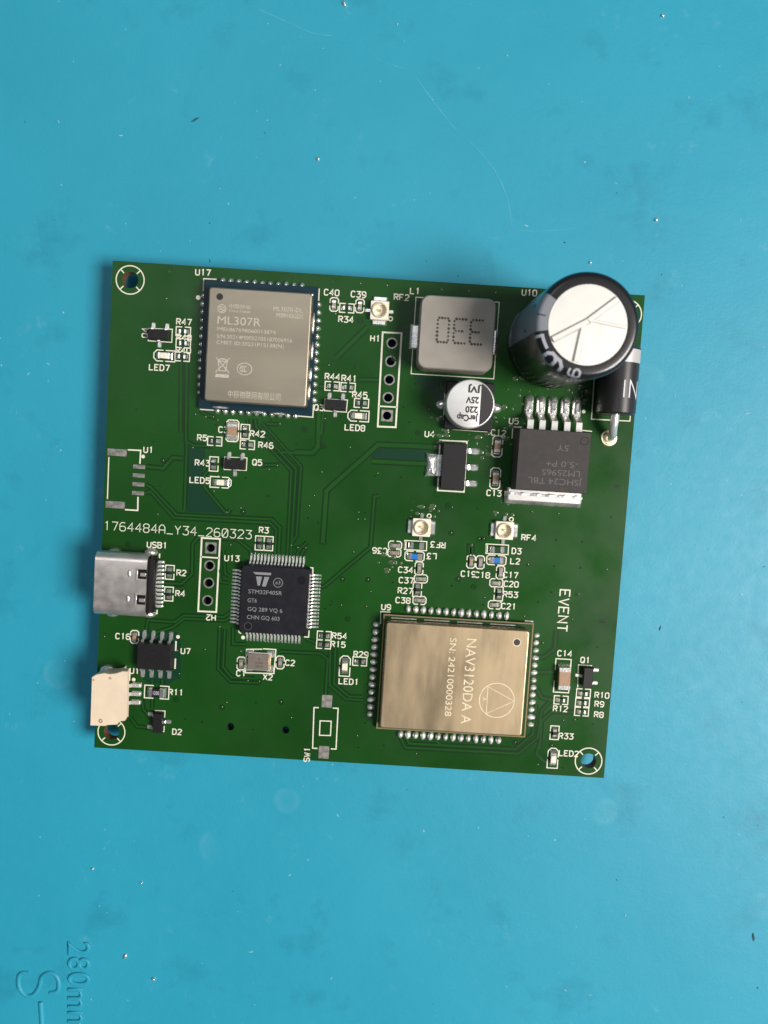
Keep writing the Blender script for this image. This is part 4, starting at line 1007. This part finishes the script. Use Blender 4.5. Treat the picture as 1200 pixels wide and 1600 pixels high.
seg = {'3': [((0,6),(3,6)), ((3.6,5.4),(3.6,3.6)), ((1,3),(3,3)), ((3.6,2.4),(3.6,.6)), ((0,0),(3,0))], '0': [((.4,6),(3.2,6)), ((3.6,5.4),(3.6,.6)), ((0,5.4),(0,.6)), ((.4,0),(3.2,0))]}
for i, ch in enumerate('330'):          # dot by dot, as the ink-jet head prints
    b = MB()
    for (x0, y0), (x1, y1) in seg[ch]:
        n = max(3, int(math.hypot(x1 - x0, y1 - y0) / .85) + 1)
        for k in range(n):
            t = k / (n - 1); x = x0 + (x1 - x0) * t; y = y0 + (y1 - y0) * t
            b.flat(circ(.175 * rr.uniform(.85, 1.2), 8, (x - 1.8) * .42, (y - 3) * .53), 0)
    dg = sub('printed_digit', b.mesh('printed_digit', 'ink_brown', 0), o, (cc[0] - cL[0] - (i - 1) * 2.22, cc[1] - cL[1], 5.206), 180)
    dg['kind'] = 'stuff'

# ---- surface-mount electrolytic
pc = (13.26, 17.76); pb = (13.57, 17.71)
o = part('electrolytic_capacitor', MB().loft([(q2, z) for q2, z in [(rrect(6.7, 6.7, .15), .05), (rrect(6.7, 6.7, .15), 1.0), (rrect(6.4, 6.4, .15), 1.1)]]).mesh('electrolytic_capacitor', 'epoxy', 30), pb, 0, 'small silver can capacitor printed 220 25V below the power inductor')
dx, dy = pc[0] - pb[0], pc[1] - pb[1]
sub('can', MB().lathe([(3.28, .9), (3.28, 1.5), (3.18, 1.75), (3.28, 2.0), (3.28, 5.25), (3.25, 5.45), (3.18, 5.57), (3.1, 5.6), (.001, 5.6)], 48).mesh('can', 'aluminium_can', 40), o, (dx, dy, 0))
a = math.acos(1.32 / 3.08)
b = MB(); b.flat([(3.08 * math.cos(t), 3.08 * math.sin(t)) for t in [-a + 2 * a * i / 20 for i in range(21)]], 5.606)
sub('polarity_mark', b.mesh('polarity_mark', 'ink_black', 0), o, (dx, dy, 0), 0)
for s, px in (('JerCap', (12.95, 15.90)), ('220', (13.47, 17.05)), ('25V', (13.51, 18.33)), ('JVJ', (13.60, 19.74))):
    font_text('printed_marking', s, .84, 'ink_black', o, (px[0] - pb[0], px[1] - pb[1], 5.61), 180, width={'JerCap': 2.9, '220': 1.7, '25V': 1.75, 'JVJ': 1.75}[s], bold=.045)
for s in (1, -1): sub('solder_joint', blob(.9, .7, .55, 1), o, (s * 3.75, 0, 0), 0)

# ---- tall radial electrolytic, leaning a little
RC, HC = 6.4, 17.0
base = (24.71, 27.32); top = (25.41, 27.27)
lean = Vector((top[0] - base[0], top[1] - base[1], 16.8)).normalized()
o = part('electrolytic_capacitor', MB().lathe([(RC - .5, .0), (RC - .1, .12), (RC, .5), (RC, 1.6), (RC - .28, 2.0), (RC - .28, 2.3), (RC, 2.7), (RC, HC - .9), (RC - .12, HC - .35), (RC - .45, HC - .05), (RC - .8, HC), (4.85, HC - .02), (4.78, HC - .12)], 64).mesh('electrolytic_capacitor', 'sleeve', 45),
         base, 0, 'tall glossy black electrolytic capacitor with white vented top leaning over the board edge', .2)
o.rotation_mode = 'QUATERNION'; o.rotation_quaternion = Vector((0, 0, 1)).rotation_difference(lean)
BIG = o
sub('vent_top', MB().flat(circ(4.79, 48), HC - .10).mesh('vent_top', 'aluminium', 0), o)
def ridge(p, q2, wd, h):
    b = MB(); b.loft([(offset_path([p, q2], wd)[1] + offset_path([p, q2], wd)[0][::-1], HC - .10), (offset_path([p, q2], wd * .55)[1] + offset_path([p, q2], wd * .55)[0][::-1], HC - .10 + h)], bottom=False)
    return sub('vent_ridge', b.mesh('vent_ridge', 'aluminium', 0), o)
k = 4.7 / 61.0
ridge((0.0, .5), (3.25, 3.25), .95, .30); ridge((-.05, .45), (-4.15, -2.0), .95, .30); ridge((-.5, .1), (-1.15, -4.45), .95, .31); ridge((.4, .55), (4.6, .0), .4, .12)
b = MB(); a0, a1 = R_(147), R_(191)
b.lathe([(RC + .02, .8), (RC + .02, 1.6), (RC - .26, 2.0), (RC - .26, 2.3), (RC + .02, 2.7), (RC + .02, HC - .88), (RC - .10, HC - .33), (RC - .43, HC - .03), (RC - .8, HC + .02), (4.88, HC + .01)], 16, a0=a0, a1=a1)
sub('polarity_stripe', b.mesh('polarity_stripe', 'sleeve_grey', 45), o)
SHOULDER = [(RC, HC - .9), (RC - .12, HC - .35), (RC - .45, HC - .05), (RC - .8, HC), (4.85, HC - .02)]
def wrap(mb, ang, s0, turn, lift=.035):
    """lay flat lettering on the can: u runs round it, v runs up the side and on over the shoulder"""
    c, s = math.cos(R_(turn)), math.sin(R_(turn)); out = []
    for x, y, z in mb.v:
        u, v = x * c - y * s, s0 + x * s + y * c
        if v <= 0: r, zz = RC + lift + z, HC - .9 + v
        else:
            for (ra, za), (rb, zb) in zip(SHOULDER, SHOULDER[1:]):
                d = math.hypot(rb - ra, zb - za)
                if v <= d or (rb, zb) == SHOULDER[-1]:
                    t = min(v / d, 1.0); nx, nz = (zb - za) / d, (ra - rb) / d
                    r, zz = ra + (rb - ra) * t + nx * (lift + z), za + (zb - za) * t + nz * (lift + z); break
                v -= d
        t = R_(ang) + u / RC; out.append((r * math.cos(t), r * math.sin(t), zz))
    mb.v = out; return mb
for ch, ang, s0, hh, sw in (('L', 205, .70, 1.9, .38), ('6', 230, .70, 2.6, .44), ('9', 258, 1.05, 1.5, .28), ('5', 258, -.35, 1.5, .28), ('0', 258, -1.8, 1.5, .28), ('-', 160, -1.6, 2.0, .34), ('-', 172, 1.2, 2.0, .2), ('-', 184, -4.6, 2.0, .34)):
    b = wrap(stroke_text(MB(), ch, hh, sw, step=.4), ang, s0, -90)
    sub('printed_marking', b.mesh('printed_marking', 'sleeve_ink' if ch != '-' else 'ink_black', 0), o)
for i, aa in enumerate((226, 234, 242, 250, 258, 266)):   # creases in the shrink sleeve near the foot
    b = MB(); r = RC - .02
    b.tube([(r * math.cos(R_(aa + t * 4)), r * math.sin(R_(aa + t * 4)), 1.0 + 5.2 * t) for t in (0, .33, .66, 1)], [.10, .22, .20, .03], 10)
    sub('sleeve_crease', b.mesh('sleeve_crease', 'sleeve', 60), o)
for s in (1, -1):
    b = MB(); b.tube([(s * 2.5, 0, .1), (s * 2.5, 0, -ZB)], .35, 10)
    link('lead', b.mesh('lead', 'tin_lead', 40), ROOT, (*base, ZB), 20)

# ---- axial rectifier diode
d0 = (33.38, 17.70); RD = 2.68; LD = 9.3
o = part('rectifier_diode', MB().lathe([(.6, 0), (RD - .25, .02), (RD, .28), (RD, LD - .28), (RD - .25, LD - .02), (.6, LD)], 40).mesh('rectifier_diode', 'diode_black', 40), (d0[0] + .15, d0[1]), 0, 'black axial diode with silver band printed 1N at the board edge', 2.75)
o.rotation_euler = (R_(-90), 0, R_(0.0))
sub('cathode_band', MB().lathe([(RD + .012, LD - 2.3), (RD + .012, LD - .5)], 40).mesh('cathode_band', 'diode_band', 40), o)
b = MB(); stroke_text(b, 'IN', 2.3, .2, .68, step=.4)
for i, (x, y, z) in enumerate(b.v):
    t = R_(-90) + (x + .98) / RD
    b.v[i] = ((RD + .02) * math.cos(t), (RD + .02) * math.sin(t), 3.4 + y)
sub('printed_marking', b.mesh('printed_marking', 'ink_white', 0), o)
pdp = (33.66, 14.55)
sub_l = MB(); x0, y0 = d0[0] + .15, d0[1]
sub_l.tube([(x0, y0 + .3, 2.75), (x0, y0 - .9, 2.72), (x0 - .05, y0 - 1.7, 2.45), (pdp[0] + .12, pdp[1] + .5, 1.5), (pdp[0], pdp[1], .3), (pdp[0], pdp[1], -ZB)], .58, 12)
link('lead', sub_l.mesh('lead', 'tin_lead', 60), ROOT, (0, 0, ZB))
sub_l = MB(); sub_l.tube([(x0, y0 + LD - .3, 2.75), (x0, y0 + LD + .8, 2.7), (x0, y0 + LD + 1.6, 2.3), (x0 + .0, y0 + LD + 2.0, 1.2), (x0, y0 + LD + 2.1, 0), (x0, y0 + LD + 2.1, -ZB)], .58, 12)
link('lead', sub_l.mesh('lead', 'tin_lead', 60), ROOT, (0, 0, ZB))
link('solder_joint', MB().lathe([(1.22, .01), (1.15, .18), (.98, .22), (.88, .14), (.75, .08), (.5, .06)], 28).mesh('solder_joint', 'brass_pale', 60), ROOT, (*pdp, ZB))

# ---- USB socket
uc = [(-36.80, -6.02), (-29.57, -6.34), (-29.74, -14.04), (-36.91, -13.92)]
cU = (sum(p[0] for p in uc) / 4, sum(p[1] for p in uc) / 4)
LU = (uc[1][0] - uc[0][0] + uc[2][0] - uc[3][0]) / 2; WU = 8.9; HU = 3.2
def shell(g, x0, x1, n=5):
    out = rrect(WU + g, HU + g, 1.15 + g / 2, n); b = MB(); m = len(out)
    for x in (x0, x1): b.v.extend((x, y, z + HU / 2 + .03) for y, z in out)
    for i in range(m):
        j = (i + 1) % m; b.f.append((i, j, j + m, i + m)); b.mi.append(0)
    return b
b = shell(0, -LU / 2, LU / 2); inn = shell(-.5, -LU / 2, LU / 2)
k = len(b.v); m = k // 2; b.v += inn.v; b.f += [tuple(reversed([i + k for i in f])) for f in inn.f]; b.mi += inn.mi
for e in (0, m):
    for i in range(m):
        j = (i + 1) % m; b.f.append((i + e, k + i + e, k + j + e, j + e)); b.mi.append(0)
o = part('usb_socket', b.mesh('usb_socket', 'steel', 40), cU, 0, 'steel USB type-C socket overhanging the left board edge')
sub('tongue', MB().box(LU - 1.2, 6.6, 1.25, 1.95, c=.05).mesh('tongue', 'epoxy', 30), o, (.5, 0, 0))
sub('rear_insulator', MB().box(1.6, 7.6, .15, 2.2, c=.08).mesh('rear_insulator', 'epoxy', 30), o, (LU / 2 + .05, 0, 0))
for py in ((-32.06, -8.38), (-32.12, -11.92)):
    sub('dimple', cached('dimp', lambda: MB().dome(.26, .55, .14, n=16, rings=3).mesh('dimple', 'steel', 60)), o, (py[0] - cU[0], py[1] - cU[1], HU + .02))
for py in ((-30.42, -8.36), (-30.45, -11.96)):
    x, y = py[0] - cU[0], py[1] - cU[1]
    sub('opening_shade', cached('sopen', lambda: MB().box(1.25, 1.35, 0, .03).mesh('opening_shade', 'dimple', 0)), o, (x + .15, y, HU + .03))  # dark plate laid on the shell, its colour gives the cutout's shade
    sub('spring_latch', cached('slatch', lambda: MB().box(.28, 1.6, 0, .16, c=.04).mesh('spring_latch', 'steel', 30)), o, (x - .55, y, HU + .035))
    sub('spring_latch', cached('slatch2', lambda: MB().box(.8, .5, 0, .09, c=.03).mesh('spring_latch', 'steel', 30)), o, (x + .3, y - .05, HU + .05))
lp = rowpts((-29.07, -6.97), (-28.99, -13.33), 12)
lm = cached('usblead', lambda: MB().profile([(-1.2, 1.1), (-.5, 1.05), (.0, .25), (.95, .16)], .18, -.17, .17).mesh('lead', 'tin_lead', 30))
for k, p in enumerate(lp):
    sub('lead', lm, o, (p[0] - cU[0] - .1, p[1] - cU[1], 0)); sub('solder_joint', joint(1.5, .40, .16), o, (p[0] - cU[0] + .3, p[1] - cU[1], 0))
for px in ((-30.04, -5.65), (-29.90, -14.50), (-35.12, -5.92), (-35.15, -14.69)):
    sub('shell_tab', cached('stabu', lambda: MB().dome(1.0, .62, .9, n=14, rings=5).jitter(.03, 6).mesh('shell_tab', 'solder_dull', 60)), o, (px[0] - cU[0], px[1] - cU[1], 0.01))
    sub('shell_post', cached('spost', lambda: MB().box(.9, .35, -ZB, .3).mesh('shell_post', 'tin_lead', 0)), o, (px[0] - cU[0], px[1] - cU[1], 0))

# ---- white three-pin connector
ow = [(-36.72, -23.32), (-36.13, -22.90), (-34.98, -22.62), (-34.26, -22.73), (-33.37, -22.57), (-32.40, -22.19), (-31.77, -22.21), (-31.62, -28.65), (-31.91, -29.34), (-32.61, -29.43), (-32.95, -29.93), (-34.33, -30.08), (-34.57, -30.24), (-36.68, -30.29)][::-1]
cW = (sum(p[0] for p in ow) / len(ow), sum(p[1] for p in ow) / len(ow)); ow = rel(cW, ow)
sh = lambda f: [(x * f, y * f) for x, y in ow]
xr = max(x for x, y in ow)
under = lambda f, g: [(min(x * f, xr - g), y * f) for x, y in ow]
o = part('wire_connector', MB().loft([(under(.985, 1.25), .03), (under(.99, 1.15), 1.5), (under(.995, .45), 1.9), (sh(1.0), 2.3), (sh(1.0), 3.08), (sh(.985), 3.2)]).mesh('wire_connector', 'nylon', 30), cW, 0, 'cream white plastic three-pin wire connector at the left board edge marked U15')
for px in ((-31.16, -25.03), (-31.17, -26.28), (-31.15, -27.54)):
    x, y = px[0] - cW[0], px[1] - cW[1]
    sub('lead', cached('wlead', lambda: MB().profile([(-2.2, .7), (-.9, .7), (-.5, .3), (.65, .18)], .22, -.25, .25).mesh('lead', 'tin_lead', 30)), o, (x - .25, y, 0))
    sub('solder_joint', joint(1.5, .8, .22), o, (x - .1, y, 0))
sub('solder_joint', blob(1.15, .8, .9, 2), o, (*[a - b2 for a, b2 in zip((-35.47, -23.06), cW)], 0))
for px, r in (((-35.25, -29.51), .30), ((-36.46, -23.72), .16), ((-34.15, -23.30), .2)):
    sub('gate_mark', MB().ring(r * .4, r, 3.206).mesh('gate_mark', 'ceramic_tan', 0), o, (px[0] - cW[0], px[1] - cW[1], 0))
# soldered feet in the mid-left keep the board level
